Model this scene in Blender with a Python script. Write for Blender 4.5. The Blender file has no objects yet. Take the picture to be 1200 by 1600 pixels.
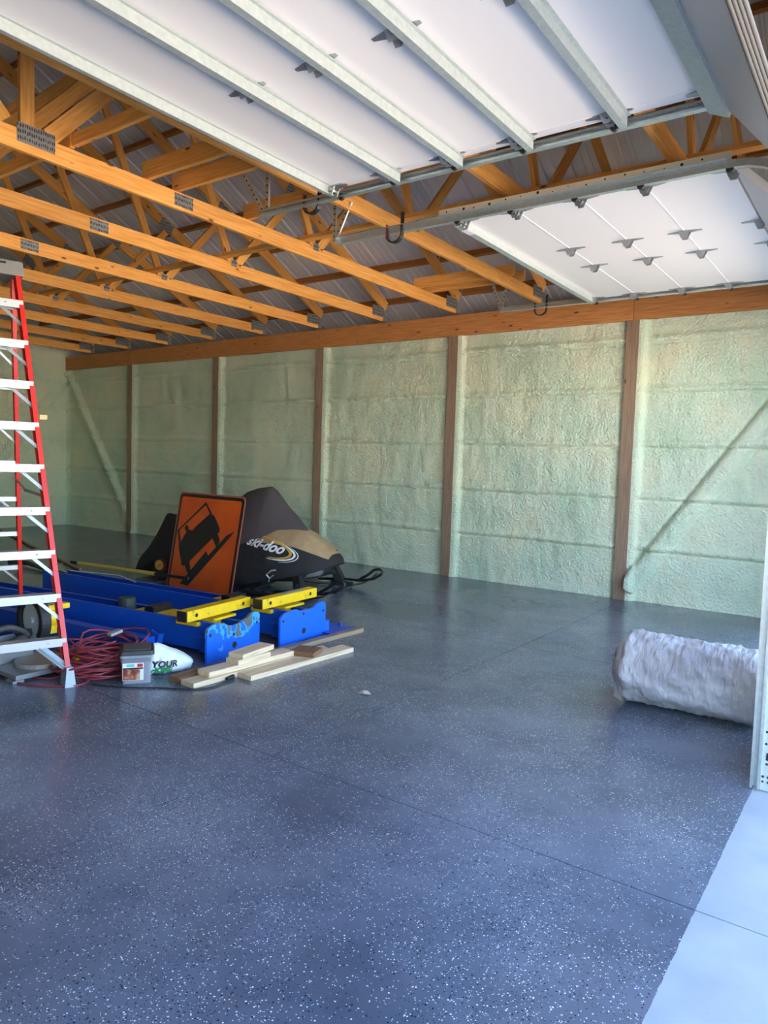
import bpy, bmesh, math, random
from mathutils import Vector, Matrix, noise
random.seed(7)
C = bpy.context.scene.collection
PI = math.pi
# ---------------------------------------------------------------- camera
EYE = 1.555
p_, r_, y_ = .0686217, -.03153497, -.61995945
fw = Vector((math.sin(y_)*math.cos(p_), math.cos(y_)*math.cos(p_), -math.sin(p_)))
rt0 = Vector((math.cos(y_), -math.sin(y_), 0)); dn0 = fw.cross(rt0)
rt = math.cos(r_)*rt0 + math.sin(r_)*dn0
dn = -math.sin(r_)*rt0 + math.cos(r_)*dn0
cam = bpy.data.objects.new('camera', bpy.data.cameras.new('camera'))
C.objects.link(cam)
cam.data.sensor_fit = 'HORIZONTAL'; cam.data.sensor_width = 36
cam.data.lens = 36*1120.458/1200
mw = Matrix((( rt.x, -dn.x, -fw.x, 0), (rt.y, -dn.y, -fw.y, 0), (rt.z, -dn.z, -fw.z, EYE), (0, 0, 0, 1)))
cam.matrix_world = mw
cam.data.clip_start = .02; cam.data.clip_end = 500
bpy.context.scene.camera = cam
# ---------------------------------------------------------------- sky, sun, exposure
w = bpy.data.worlds.new('sky'); bpy.context.scene.world = w; w.use_nodes = True
nt = w.node_tree; bg = nt.nodes['Background']
sky = nt.nodes.new('ShaderNodeTexSky'); sky.sky_type = 'NISHITA'
sky.sun_disc = False; sky.sun_elevation = math.radians(48); sky.sun_rotation = math.radians(250)
sky.air_density = 1.0; sky.dust_density = .6; sky.ozone_density = 2.6
nt.links.new(sky.outputs[0], bg.inputs[0]); bg.inputs[1].default_value = .33
sun = bpy.data.objects.new('sun', bpy.data.lights.new('sun', 'SUN')); C.objects.link(sun)
sun.data.energy = 13; sun.data.angle = math.radians(.6); sun.data.color = (1, .91, .79)
sd = Vector((.46, .20, -.87))                      # direction the sunlight travels
sun.rotation_euler = sd.to_track_quat('-Z', 'Y').to_euler()
vs = bpy.context.scene.view_settings
vs.view_transform = 'Standard'; vs.look = 'None'; vs.gamma = 1; vs.use_curve_mapping = False
vs.exposure = 2.35
# ---------------------------------------------------------------- materials
def new_mat(name, col, rough=.6, metal=0., spec=.5):
    m = bpy.data.materials.new(name); m.use_nodes = True
    b = m.node_tree.nodes['Principled BSDF']
    b.inputs['Base Color'].default_value = (*col, 1); b.inputs['Roughness'].default_value = rough
    b.inputs['Metallic'].default_value = metal; b.inputs['Specular IOR Level'].default_value = spec
    return m
def N(m, t, **kw):
    n = m.node_tree.nodes.new('ShaderNode'+t)
    for k, v in kw.items(): setattr(n, k, v)
    return n
def L(m, a, b): m.node_tree.links.new(a, b)
def ramp(m, fac, stops):
    r = N(m, 'ValToRGB'); e = r.color_ramp.elements
    while len(e) < len(stops): e.new(.5)
    for el, (p, c) in zip(e, stops): el.position = p; el.color = (*c, 1)
    L(m, fac, r.inputs[0]); return r.outputs[0]
def mixc(m, fac, a, b):
    n = N(m, 'Mix', data_type='RGBA')
    for s, v in ((n.inputs[0], fac), (n.inputs[6], a), (n.inputs[7], b)):
        if hasattr(v, 'type') and hasattr(v, 'links'): L(m, v, s)
        elif isinstance(v, (int, float)): s.default_value = v
        else: s.default_value = (*v, 1)
    return n.outputs[2]
def mathn(m, op, a, b=None):
    n = N(m, 'Math', operation=op)
    for s, v in zip(n.inputs, (a, b)):
        if v is None: continue
        if isinstance(v, (int, float)): s.default_value = v
        else: L(m, v, s)
    return n.outputs[0]
def tex(m, kind, scale, vec=None, detail=3, stretch=None, rand=False):
    co = N(m, 'TexCoord').outputs['Object'] if vec is None else vec
    if stretch or rand:
        mp = N(m, 'Mapping'); L(m, co, mp.inputs[0])
        if stretch: mp.inputs['Scale'].default_value = stretch
        if rand:
            oi = N(m, 'ObjectInfo'); cx = N(m, 'CombineXYZ')
            L(m, mathn(m, 'MULTIPLY', oi.outputs['Random'], 40), cx.inputs[0]); L(m, mathn(m, 'MULTIPLY', oi.outputs['Random'], 17), cx.inputs[1])
            L(m, cx.outputs[0], mp.inputs[1])
        co = mp.outputs[0]
    n = N(m, 'Tex'+kind); L(m, co, n.inputs['Vector']); n.inputs['Scale'].default_value = scale
    if kind == 'Noise': n.inputs['Detail'].default_value = detail
    return n
def bump(m, h, dist, strength=1.):
    b = N(m, 'Bump'); b.inputs['Distance'].default_value = dist; b.inputs['Strength'].default_value = strength
    L(m, h, b.inputs['Height']); L(m, b.outputs[0], m.node_tree.nodes['Principled BSDF'].inputs['Normal'])
def base(m, c): L(m, c, m.node_tree.nodes['Principled BSDF'].inputs['Base Color'])

def wood_mat(name, lo, hi, knot, rough=.6, vary=.35, kscale=5.):
    m = new_mat(name, hi, rough, spec=.3)
    g = tex(m, 'Noise', 3.0, stretch=(1.2, 22, 22), rand=True, detail=5)
    c = ramp(m, g.outputs[0], [(.3, lo), (.68, hi)])
    v = tex(m, 'Voronoi', kscale, stretch=(.55, 1.6, 1.6), rand=True)
    k = ramp(m, v.outputs['Distance'], [(.05, (1, 1, 1)), (.11, (0, 0, 0))])
    c = mixc(m, k, c, knot)
    oi = N(m, 'ObjectInfo')
    hsv = N(m, 'HueSaturation'); L(m, c, hsv.inputs['Color'])
    L(m, mathn(m, 'ADD', mathn(m, 'MULTIPLY', oi.outputs['Random'], vary), 1-vary/2), hsv.inputs['Value'])
    base(m, hsv.outputs[0]); bump(m, g.outputs[0], .001, .5); return m
pine = wood_mat('orange_pine', (.76, .30, .055), (.95, .48, .13), (.16, .05, .012))
beamw = wood_mat('beam_pine', (.42, .165, .048), (.62, .27, .09), (.10, .035, .012), vary=.15)
postw = wood_mat('post_wood', (.25, .165, .11), (.39, .265, .18), (.11, .05, .03), vary=.2)
purlw = wood_mat('purlin_wood', (.34, .125, .028), (.52, .21, .05), (.12, .04, .012), vary=.2)
lumber = wood_mat('pale_lumber', (.62, .44, .27), (.86, .68, .46), (.45, .22, .09), vary=.12, kscale=3)
brownw = wood_mat('brown_lumber', (.16, .075, .035), (.30, .15, .07), (.08, .03, .02), vary=.1)
greyw = wood_mat('weathered_lumber', (.26, .18, .11), (.42, .30, .19), (.14, .08, .05), vary=.1)

def floor_mat():
    m = new_mat('flake_floor', (.1, .12, .15), .2)
    geo = N(m, 'NewGeometry'); pos = geo.outputs['Position']
    n1 = tex(m, 'Noise', .9, vec=pos, detail=5); n1.inputs['Roughness'].default_value = .6
    coat = ramp(m, n1.outputs[0], [(.34, (.072, .092, .128)), (.5, (.125, .150, .198)), (.66, (.185, .212, .262))])
    n2 = tex(m, 'Noise', 1.7, vec=pos, detail=3)
    # flakes: two cell layers
    dens = ramp(m, n2.outputs[0], [(.30, (.80,)*3), (.70, (1, 1, 1))])
    c = coat
    for sc, thr, col, rad in ((118, .945, (.74, .77, .80), .25), (170, .925, (.66, .70, .74), .25), (125, .97, (.012, .014, .02), .30), (190, .965, (.02, .025, .035), .32)):
        v = tex(m, 'Voronoi', sc, vec=pos); v.feature = 'F1'
        sep = N(m, 'SeparateColor'); L(m, v.outputs['Color'], sep.inputs[0])
        rnd = mathn(m, 'MULTIPLY', sep.outputs[0], dens)
        a = mathn(m, 'GREATER_THAN', rnd, thr*.86)
        jag = mathn(m, 'ADD', rad, mathn(m, 'MULTIPLY', sep.outputs[1], .12))
        b = mathn(m, 'LESS_THAN', v.outputs['Distance'], jag)
        c = mixc(m, mathn(m, 'MULTIPLY', a, b), c, col)
    # bare concrete beyond the coating edge
    xyz = N(m, 'SeparateXYZ'); L(m, pos, xyz.inputs[0])
    wob = tex(m, 'Noise', 22, vec=pos, detail=4)
    ed = mathn(m, 'ADD', xyz.outputs[0], mathn(m, 'MULTIPLY', mathn(m, 'SUBTRACT', wob.outputs[0], .5), .010))
    bare = mathn(m, 'GREATER_THAN', ed, -.487)
    n3 = tex(m, 'Noise', 4, vec=pos, detail=6)
    conc = ramp(m, n3.outputs[0], [(.3, (.33, .345, .36)), (.7, (.42, .435, .45))])
    v2 = tex(m, 'Voronoi', 23, vec=pos); sp = ramp(m, v2.outputs['Distance'], [(.05, (1, 1, 1)), (.09, (0, 0, 0))])
    conc = mixc(m, mathn(m, 'MULTIPLY', sp, .5), conc, (.25, .24, .22))
    base(m, mixc(m, bare, c, conc))
    bs = m.node_tree.nodes['Principled BSDF']
    nr = tex(m, 'Noise', 3, vec=pos, detail=4)
    rr = mathn(m, 'ADD', mathn(m, 'MULTIPLY', nr.outputs[0], .06), .19)
    L(m, mathn(m, 'ADD', rr, mathn(m, 'MULTIPLY', bare, .55)), bs.inputs['Roughness'])
    nb = tex(m, 'Noise', 14, vec=pos, detail=3); bump(m, nb.outputs[0], .001, .06)
    return m
floorm = floor_mat()
def foam_mat():
    m = new_mat('spray_foam', (.5, .6, .45), .75, spec=.3)
    pos = N(m, 'NewGeometry').outputs['Position']
    n = tex(m, 'Noise', 1.3, vec=pos, detail=5)
    c = ramp(m, n.outputs[0], [(.3, (.50, .645, .46)), (.5, (.63, .735, .545)), (.7, (.74, .755, .52))])
    n4 = tex(m, 'Noise', 3.0, vec=pos, stretch=(2.2, 2, .35), detail=4)
    c = mixc(m, ramp(m, n4.outputs[0], [(.4, (0, 0, 0)), (.75, (.5, .5, .5))]), c, (.72, .70, .53))
    base(m, c)
    v = tex(m, 'Voronoi', 42, vec=pos); v.feature = 'SMOOTH_F1'
    f = tex(m, 'Noise', 60, vec=pos, detail=4)
    h = mathn(m, 'ADD', mathn(m, 'MULTIPLY', v.outputs['Distance'], .9), mathn(m, 'MULTIPLY', f.outputs[0], .6))
    bump(m, h, .013, 1.)
    return m
foam = foam_mat()
def galv_mat(name, col, rough=.38):
    m = new_mat(name, col, rough, .85)
    n = tex(m, 'Noise', 38, detail=5); c = ramp(m, n.outputs[0], [(.3, tuple(x*.90 for x in col)), (.7, tuple(min(1, x*1.08) for x in col))])
    base(m, c); return m
galv = galv_mat('galvanised_steel', (.62, .67, .66)); galvp = galv_mat('galvanised_strut', (.50, .55, .52), .5)
galvp.node_tree.nodes['Principled BSDF'].inputs['Metallic'].default_value = .35
plate_m = new_mat('truss_plate_steel', (.42, .44, .45), .45, .6)
tn = tex(plate_m, 'Voronoi', 62, stretch=(.2, 1, .38)); tn.inputs['Randomness'].default_value = .25; base(plate_m, ramp(plate_m, tn.outputs['Distance'], [(.22, (.06, .06, .06)), (.42, (.36, .37, .36))]))
white_panel = new_mat('white_door_skin', (.93, .875, .84), .45)
pn = tex(white_panel, 'Noise', 160, detail=2); bump(white_panel, pn.outputs[0], .0006, .4)
white_line = new_mat('white_joint_line', (.88, .88, .87), .4)
alu = new_mat('brushed_aluminium', (.46, .46, .47), .4, .45)
alub = tex(alu, 'Noise', 30, stretch=(1, 12, 12)); bump(alu, alub.outputs[0], .0005, .3)
greypanel = new_mat('grey_door_skin', (.46, .47, .48), .4, .15)
red_fg = new_mat('red_fibreglass', (.72, .035, .025), .35)
cap_grey = new_mat('grey_plastic', (.24, .235, .22), .5)
bootm = new_mat('grey_boot', (.36, .42, .50), .45, .2)
black = new_mat('black_plastic', (.012, .012, .014), .42)
rubber = new_mat('black_rubber', (.018, .018, .02), .6)
brownrub = new_mat('dusty_rubber', (.055, .046, .04), .75)
redm = new_mat('red_tag', (.55, .03, .03), .4)
blue = new_mat('blue_paint', (.008, .085, .52), .34)
def blue_chip():
    m = new_mat('chipped_blue_paint', (.01, .14, .75), .35)
    pos = N(m, 'TexCoord').outputs['Object']
    n = tex(m, 'Noise', 9, detail=6); xyz = N(m, 'SeparateXYZ'); L(m, pos, xyz.inputs[0])
    hgt = mathn(m, 'MULTIPLY', mathn(m, 'SUBTRACT', xyz.outputs[2], .12), 1.3)
    a = mathn(m, 'ADD', n.outputs[0], hgt)
    c = ramp(m, a, [(.61, (.008, .13, .70)), (.635, (.05, .36, .78)), (.675, (.05, .36, .78)), (.69, (.12, .13, .13))])
    base(m, c); return m
bluec = blue_chip(); blueb = new_mat('bright_blue_paint', (.008, .13, .70), .34)
yellow = new_mat('yellow_paint', (.80, .50, .006), .35)
yscr = tex(yellow, 'Noise', 14, detail=6); base(yellow, ramp(yellow, yscr.outputs[0], [(.30, (.30, .21, .05)), (.38, (.78, .49, .008)), (.7, (.86, .56, .01))]))
sign_or = new_mat('sign_orange', (.70, .095, .012), .38)
sn = tex(sign_or, 'Noise', 2.5, detail=4); base(sign_or, ramp(sign_or, sn.outputs[0], [(.3, (.74, .08, .010)), (.7, (.92, .14, .008))]))
sign_edge = new_mat('sign_edge', (.50, .14, .09), .45); sign_bk = new_mat('sign_black', (.014, .012, .014), .45)
sign_bar = new_mat('sign_border_black', (.022, .006, .006), .45)
cover = new_mat('black_cover_cloth', (.030, .027, .027), .8, spec=.25)
cn = tex(cover, 'Noise', 9, detail=6); bump(cover, cn.outputs[0], .02, .7)
cover2 = new_mat('faded_cover_cloth', (.075, .060, .058), .85, spec=.2)
tan = new_mat('tan_cover_cloth', (.42, .275, .145), .85, spec=.2)
tn2 = tex(tan, 'Noise', 5, detail=5); base(tan, ramp(tan, tn2.outputs[0], [(.3, (.34, .215, .115)), (.7, (.48, .33, .17))]))
white_pr = new_mat('white_print', (.80, .80, .80), .5); gold_pr = new_mat('gold_print', (.62, .35, .05), .5)
green_pr = new_mat('green_print', (.0, .20, .05), .5); black_pr = new_mat('black_print', (.01, .01, .012), .5)
red_pr = new_mat('red_print', (.62, .02, .03), .5); ltgreen_pr = new_mat('mint_print', (.20, .55, .45), .5)
photo_pr = new_mat('rust_print', (.30, .06, .03), .5)
ph = tex(photo_pr, 'Noise', 25, detail=3); base(photo_pr, ramp(photo_pr, ph.outputs[0], [(.35, (.16, .03, .02)), (.5, (.38, .09, .05)), (.65, (.55, .42, .25))]))
bagp = new_mat('white_bag_plastic', (.80, .84, .86), .35)
bagp.node_tree.nodes['Principled BSDF'].inputs['Subsurface Weight'].default_value = .2
bn = tex(bagp, 'Noise', 22, detail=4); bump(bagp, bn.outputs[0], .01, .5)
wrap = new_mat('plastic_sheet_wrap', (.60, .60, .62), .28)
wb = wrap.node_tree.nodes['Principled BSDF']
wn = tex(wrap, 'Noise', 2.2, detail=4); base(wrap, ramp(wrap, wn.outputs[0], [(.35, (.46, .43, .45)), (.65, (.76, .75, .76))]))
w2 = tex(wrap, 'Noise', 10, stretch=(3, 1, 1), detail=5); bump(wrap, w2.outputs[0], .03, .9)
clear = new_mat('clear_plastic', (.62, .66, .72), .18)
cb = clear.node_tree.nodes['Principled BSDF']; cb.inputs['Alpha'].default_value = .32
cordm = new_mat('maroon_cord', (.30, .04, .055), .4)
copper = new_mat('copper_rod', (.30, .16, .09), .5, .4)
roofm = new_mat('roof_steel', (.5, .47, .48), .45, .2)
rn = tex(roofm, 'Noise', .8, detail=4); base(roofm, ramp(roofm, rn.outputs[0], [(.3, (.70, .67, .675)), (.7, (.88, .835, .83))]))
gravel = new_mat('gravel_ground', (.50, .44, .36), .9)
gn = tex(gravel, 'Noise', 14, detail=6); base(gravel, ramp(gravel, gn.outputs[0], [(.3, (.50, .43, .34)), (.7, (.70, .61, .50))]))
siding = new_mat('outer_siding', (.55, .56, .57), .5)
leafm = new_mat('dry_leaf', (.55, .50, .42), .8)
darkhole = new_mat('dark_hole', (.01, .01, .01), .8)
sawgrey = new_mat('cast_grey', (.34, .35, .36), .45, .5); sawdark = new_mat('worn_dark_grip', (.07, .062, .055), .6)
bladem = new_mat('saw_blade_steel', (.62, .68, .74), .5, .1)
hinge_steel = galv_mat('hinge_steel', (.44, .45, .45), .4)
cream = new_mat('cream_steel_angle', (.52, .47, .36), .5)
foilb = new_mat('screw_pack_foil', (.5, .6, .55), .3, .3)

# ---------------------------------------------------------------- mesh helpers
class MB:
    def __init__(s): s.v = []; s.f = []; s.smooth = False
    def add(s, v, f):
        o = len(s.v); s.v += [Vector(x) for x in v]; s.f += [tuple(i+o for i in q) for q in f]; return s
    def box(s, c, d, R=None):
        c = Vector(c); h = Vector(d)/2
        v = [Vector((x*h.x, y*h.y, z*h.z)) for x in (-1, 1) for y in (-1, 1) for z in (-1, 1)]
        if R: v = [R @ x for x in v]
        return s.add([c+x for x in v], [(0, 1, 3, 2), (4, 6, 7, 5), (0, 4, 5, 1), (2, 3, 7, 6), (0, 2, 6, 4), (1, 5, 7, 3)])
    def bb(s, x0, x1, y0, y1, z0, z1): return s.box(((x0+x1)/2, (y0+y1)/2, (z0+z1)/2), (abs(x1-x0), abs(y1-y0), abs(z1-z0)))
    def bar(s, a, b, w, h, up=(0, 0, 1)):
        a = Vector(a); b = Vector(b); x = (b-a); l = x.length; x /= l; up = Vector(up)
        y = up.cross(x)
        if y.length < 1e-4: y = Vector((0, 1, 0)).cross(x)
        y.normalize(); z = x.cross(y)
        R = Matrix((x, y, z)).transposed()
        return s.box((a+b)/2, (l, w, h), R)
    def cyl(s, a, b, r, n=12, r2=None, cap=True):
        a = Vector(a); b = Vector(b); x = (b-a).normalized(); r2 = r if r2 is None else r2
        t = Vector((0, 0, 1)) if abs(x.z) < .9 else Vector((1, 0, 0))
        y = t.cross(x).normalized(); z = x.cross(y); v = []
        for c, q in ((a, r), (b, r2)):
            for i in range(n):
                an = 2*PI*i/n; v.append(c+(y*math.cos(an)+z*math.sin(an))*q)
        f = [(i, (i+1) % n, n+(i+1) % n, n+i) for i in range(n)]
        if cap: f += [tuple(range(n-1, -1, -1)), tuple(range(n, 2*n))]
        return s.add(v, f)
    def tube(s, pts, r, n=6, closed=False):
        pts = [Vector(p) for p in pts]; m = len(pts); v = []; pn = None
        for i, p in enumerate(pts):
            a = pts[(i-1) % m] if (closed or i) else p; b = pts[(i+1) % m] if (closed or i < m-1) else p
            t = (b-a).normalized()
            if pn is None: pn = (Vector((0, 0, 1)) if abs(t.z) < .9 else Vector((1, 0, 0))).cross(t).normalized()
            else:
                pn = pn - t*pn.dot(t); pn.normalize()
            q = t.cross(pn)
            for k in range(n):
                an = 2*PI*k/n; v.append(p+(pn*math.cos(an)+q*math.sin(an))*r)
        f = []
        for i in range(m if closed else m-1):
            for k in range(n):
                j = (i+1) % m; f.append((i*n+k, i*n+(k+1) % n, j*n+(k+1) % n, j*n+k))
        if not closed: f += [tuple(range(n-1, -1, -1)), tuple((m-1)*n+k for k in range(n))]
        return s.add(v, f)
    def prism(s, poly, frame, t):
        """poly 2D points on the plane (o, ux, uy), pushed t along the normal"""
        o, ux, uy = (Vector(q) for q in frame); nn = ux.cross(uy).normalized(); n = len(poly)
        v = [o+ux*a+uy*b for a, b in poly]; v += [x+nn*t for x in v]
        f = [tuple(range(n-1, -1, -1)), tuple(range(n, 2*n))] + [(i, (i+1) % n, n+(i+1) % n, n+i) for i in range(n)]
        return s.add(v, f)
    def sweep(s, prof, path):
        """closed profile of (a,b) along list of (point, A, B)"""
        n = len(prof); v = []
        for P, A, B in path: v += [Vector(P)+Vector(A)*a+Vector(B)*b for a, b in prof]
        m = len(path); f = []
        for i in range(m-1):
            for k in range(n): f.append((i*n+k, i*n+(k+1) % n, (i+1)*n+(k+1) % n, (i+1)*n+k))
        f += [tuple(range(n-1, -1, -1)), tuple((m-1)*n+k for k in range(n))]
        return s.add(v, f)
def obj(name, mb, mat, parent=None, smooth=False, bevel=0, recenter=False):
    me = bpy.data.meshes.new(name); vs_ = mb.v; off = Vector((0, 0, 0))
    if recenter or parent is None:
        lo = Vector([min(v[i] for v in vs_) for i in range(3)]); hi = Vector([max(v[i] for v in vs_) for i in range(3)])
        off = Vector(((lo.x+hi.x)/2, (lo.y+hi.y)/2, lo.z))
    me.from_pydata([tuple(v-off) for v in vs_], [], mb.f); me.update()
    bm = bmesh.new(); bm.from_mesh(me); bmesh.ops.recalc_face_normals(bm, faces=bm.faces); bm.to_mesh(me); bm.free()
    if smooth:
        for p in me.polygons: p.use_smooth = True
    o = bpy.data.objects.new(name, me); C.objects.link(o); o.location = off
    if mat: me.materials.append(mat)
    if parent: o.parent = parent
    if bevel:
        b = o.modifiers.new('bevel', 'BEVEL'); b.width = bevel; b.segments = 2; b.limit_method = 'ANGLE'; b.angle_limit = .7
    return o
def stick(name, a, b, w, h, mat, parent=None, up=(0, 0, 1), bevel=0):
    """timber: mesh along its own X axis so that grain follows its length (w across, h along 'up')"""
    a = Vector(a); b = Vector(b); x = b-a; l = x.length; x /= l
    y = Vector(up).cross(x).normalized(); z = x.cross(y)
    mb = MB().box((0, 0, 0), (l, w, h)); me = bpy.data.meshes.new(name); me.from_pydata([tuple(v) for v in mb.v], [], mb.f)
    bm = bmesh.new(); bm.from_mesh(me); bmesh.ops.recalc_face_normals(bm, faces=bm.faces); bm.to_mesh(me); bm.free()
    o = bpy.data.objects.new(name, me); C.objects.link(o); me.materials.append(mat)
    m = Matrix((x, y, z)).transposed().to_4x4(); m.translation = (a+b)/2
    if parent: o.parent = parent; o.matrix_basis = parent_inv(parent) @ m
    else: o.matrix_basis = m
    if bevel:
        q = o.modifiers.new('bevel', 'BEVEL'); q.width = bevel; q.segments = 2
    return o
def wm(o):
    m = o.matrix_basis.copy()
    while o.parent: o = o.parent; m = o.matrix_basis @ m
    return m
def parent_inv(p): return wm(p).inverted()
def empty(name, loc=(0, 0, 0), rz=0, parent=None):
    o = bpy.data.objects.new(name, None); C.objects.link(o); o.location = loc; o.rotation_euler = (0, 0, rz); o.empty_display_size = .2
    if parent: o.parent = parent
    return o
def tag(o, label, cat, group=None):
    o['label'] = label; o['category'] = cat
    if group: o['group'] = group
    return o
def struct(o): o['kind'] = 'structure'; return o
def inst(src, name, loc, parent=None, rot=None):
    o = src.copy(); C.objects.link(o); o.name = name; o.location = loc
    if rot is not None: o.rotation_euler = rot
    o.parent = parent; return o

# ================================================================= SETTING
YW, XE, XF = 8.73, -14.70, -.45          # long wall, end wall, inner face of door wall
YL = -3.40                               # far left wall (outside the picture)
RY, RZ = 2.665, 6.68                     # ridge
# ---- floor slabs with saw-cut joints
fl = struct(empty('floor', (-6, 2.7, 0)))
g = .0032
xs = [XE-.15, -11.66, -8.63, -5.60, -2.575, .46, 3.5]; ys = [YL-.1, -.366, 2.667, 5.703, YW+.15]
for i in range(len(xs)-1):
    for j in range(len(ys)-1):
        s = obj('slab', MB().bb(xs[i]+g, xs[i+1]-g, ys[j]+g, ys[j+1]-g, -.12, 0), floorm, recenter=True)
        loc = s.location.copy(); s.parent = fl; s.location = loc-fl.location
bedm = new_mat('joint_dirt', (.03, .03, .035), .9)
b = obj('slab_bed', MB().bb(XE-.2, 3.6, YL-.2, YW+.2, -.2, -.012-.0), bedm); b.location.z -= 0; b.data.name = 'slab_bed'
b.scale = (1, 1, 1); loc = b.location.copy(); b.parent = fl; b.location = loc-fl.location
# ---- ground outside
gr = obj('ground', MB().bb(-60, 80, -70, 70, -.6, -.205), gravel); struct(gr)
g2 = MB().bb(3.5, 80, -70, 70, -.25, -.02); struct(obj('driveway', g2, gravel))

# ---- foam insulation
def fbm(x, y, z, o=4): return noise.fractal(Vector((x, y, z)), 1.0, 2.0, o)
GIRT = [.60, 1.21, 1.83, 2.46, 3.05]
def foam_panel(a0, a1, z0, z1, mapf, step, seed, brace=None, left=True, extra_z=None):
    nx = max(4, int((a1-a0)/step)); nz = int((z1-z0)/step*1.5); mb = MB(); v = []
    for j in range(nz+1):
        z = z0+(z1-z0)*j/nz
        for i in range(nx+1):
            a = a0+(a1-a0)*i/nx
            u = a-a0; e = min(u, a1-a)
            d = .038+.018*fbm(a*1.1+seed, z*1.1, seed)+.013*fbm(a*5, z*2.6, seed+4, 3)+.0055*fbm(a*17, z*11, seed+9, 2)
            for k, gz in enumerate(GIRT):
                zz = gz+.012*noise.noise(Vector((a*1.3, k*7.+seed, 0)))
                q = z-zz
                d += .034*math.exp(-((q-.045)/.04)**2) - .026*math.exp(-((q+.004)/.010)**2)
                d += .010*max(0, 1-abs(q+.22)/.2)
            if left and u < .10: d = d*(u/.10)**4+(.098+.003*fbm(z*5, seed, 1.))*(1-(u/.10)**4)
            if a1-a < .05: d -= .02
            if z < .12: d += .02*(1-z/.12)
            if brace:
                (xa, za), (xb, zb) = brace
                dx, dz = xb-xa, zb-za; l = math.hypot(dx, dz)
                s_ = ((a-xa)*dx+(z-za)*dz)/l; t_ = ((a-xa)*dz-(z-za)*dx)/l
                if -.05 < s_ < l+.05: d += .080*math.exp(-(t_/.10)**4) - .026*math.exp(-((t_+.125)/.02)**2) - .014*math.exp(-((t_-.125)/.02)**2)
            v.append(mapf(a, z, d))
    f = []
    for j in range(nz):
        for i in range(nx):
            q = j*(nx+1)+i; f.append((q, q+1, q+nx+2, q+nx+1))
    mb.add(v, f); return mb
wr = struct(empty('wall_right', (-7.5, YW, 0)))
def under(o, p): o.parent = p; o.location = Vector(o.location)-Vector(p.location); return o
PX = [-14.70, -12.405, -9.905, -7.492, -5.084, -2.650, -.30]
for k in range(6):
    a0 = PX[k]+(.075 if k else .0); a1 = PX[k+1]-.075
    br = None
    if k == 0: br = ((-14.6, 3.2), (-12.55, .45))
    if k == 5: br = ((-2.55, .18), (-.45, 3.25))
    st = [.045, .04, .034, .026, .020, .018][k]
    o = obj('foam_panel', foam_panel(a0, a1, 0, 3.34, lambda a, z, d: (a, YW-.0-d, z), st, k*3.1+1, br), foam, smooth=True, recenter=True); under(o, wr)
for k in range(1, 6):
    o = stick('post', (PX[k], 8.70, 0), (PX[k], 8.70, 3.315), .15, .14, postw, up=(0, 1, 0), bevel=.003); under(o, wr)
for a, bx in ((-14.70, -12.42), (-12.414, -7.50), (-7.494, -2.652), (-2.646, -.30)):
    o = stick('header_beam', (a, 8.645, 3.455), (bx, 8.645, 3.455), .045, .28, beamw, bevel=.003); under(o, wr)
o = obj('outer_skin', MB().bb(XE-.2, XF+.15, YW+.16, YW+.20, -.1, 3.60).bb(XE-.2, XF+.15, YW+.2, 9.30, 3.56, 3.60).bb(XE-.2, XF+.15, 9.27, 9.30, 3.60, 3.74), siding, recenter=True); under(o, wr)
# end wall
wb_ = struct(empty('wall_back', (XE, 2.7, 0)))
EY = [YL, -.98, 1.45, 3.88, 6.30, 8.73]
for k in range(5):
    br = ((6.5, .5), (8.6, 3.1)) if k == 4 else (((6.2, .4), (3.9, 3.2)) if k == 3 else None)
    o = obj('foam_panel', foam_panel(EY[k]+.002, EY[k+1]-.002, 0, 3.95, lambda a, z, d: (XE+d, a, z), .06, 30+k*2.3, br, left=False), foam, smooth=True, recenter=True); under(o, wb_)
sk = MB().prism([(YL-.2, -.1), (YW+.2, -.1), (YW+.2, 3.6), (YW+.6, 3.6), (YW+.6, 3.66), (RY, 6.98), (YL-.6, 3.66), (YL-.6, 3.6), (YL-.2, 3.6)], ((XE-.12, 0, 0), (0, 1, 0), (0, 0, 1)), .1)
under(obj('outer_skin', sk, siding, recenter=True), wb_)
# left wall, out of the picture
wl = struct(empty('wall_left', (-7.5, YL, 0)))
for k in range(6):
    o = obj('foam_panel', foam_panel(PX[k], PX[k+1], 0, 3.6, lambda a, z, d: (a, YL+d, z), .12, 60+k, None, left=False), foam, smooth=True, recenter=True); under(o, wl)
under(obj('outer_skin', MB().bb(XE-.2, XF+.15, YL-.2, YL-.05, -.1, 3.80), siding, recenter=True), wl)
# door wall (right of the picture): piers, headers and gable, with the two door openings
wf = struct(empty('wall_front', (XF, 2.7, 0)))
D1 = (.02, 3.96); D2 = (4.66, 7.78); HZ = 3.16
mbw = MB()
for y0, y1, z0, z1 in ((YL-.2, D1[0], 0, 3.7), (D1[1]+.12, D2[0]-.02, 0, 3.7), (D2[1], YW+.2, 0, 3.7), (D1[0], D1[1]+.12, HZ, 3.7), (D2[0]-.02, D2[1], HZ, 3.7)):
    mbw.bb(XF, XF+.14, y0, y1, z0, z1)
mbw.prism([(YL-.2, 3.7), (YW+.2, 3.6), (YW+.6, 3.6), (YW+.6, 3.66), (RY, 6.98), (YL-.6, 3.66), (YL-.6, 3.6)], ((XF, 0, 0), (0, 1, 0), (0, 0, 1)), .14)
under(obj('wall_skin', mbw, siding, recenter=True), wf)
o = stick('jamb_post', (XF+.07, D1[1]+.09, 0), (XF+.07, D1[1]+.09, HZ), .14, .04, postw, up=(0, 1, 0)); under(o, wf)
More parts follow.
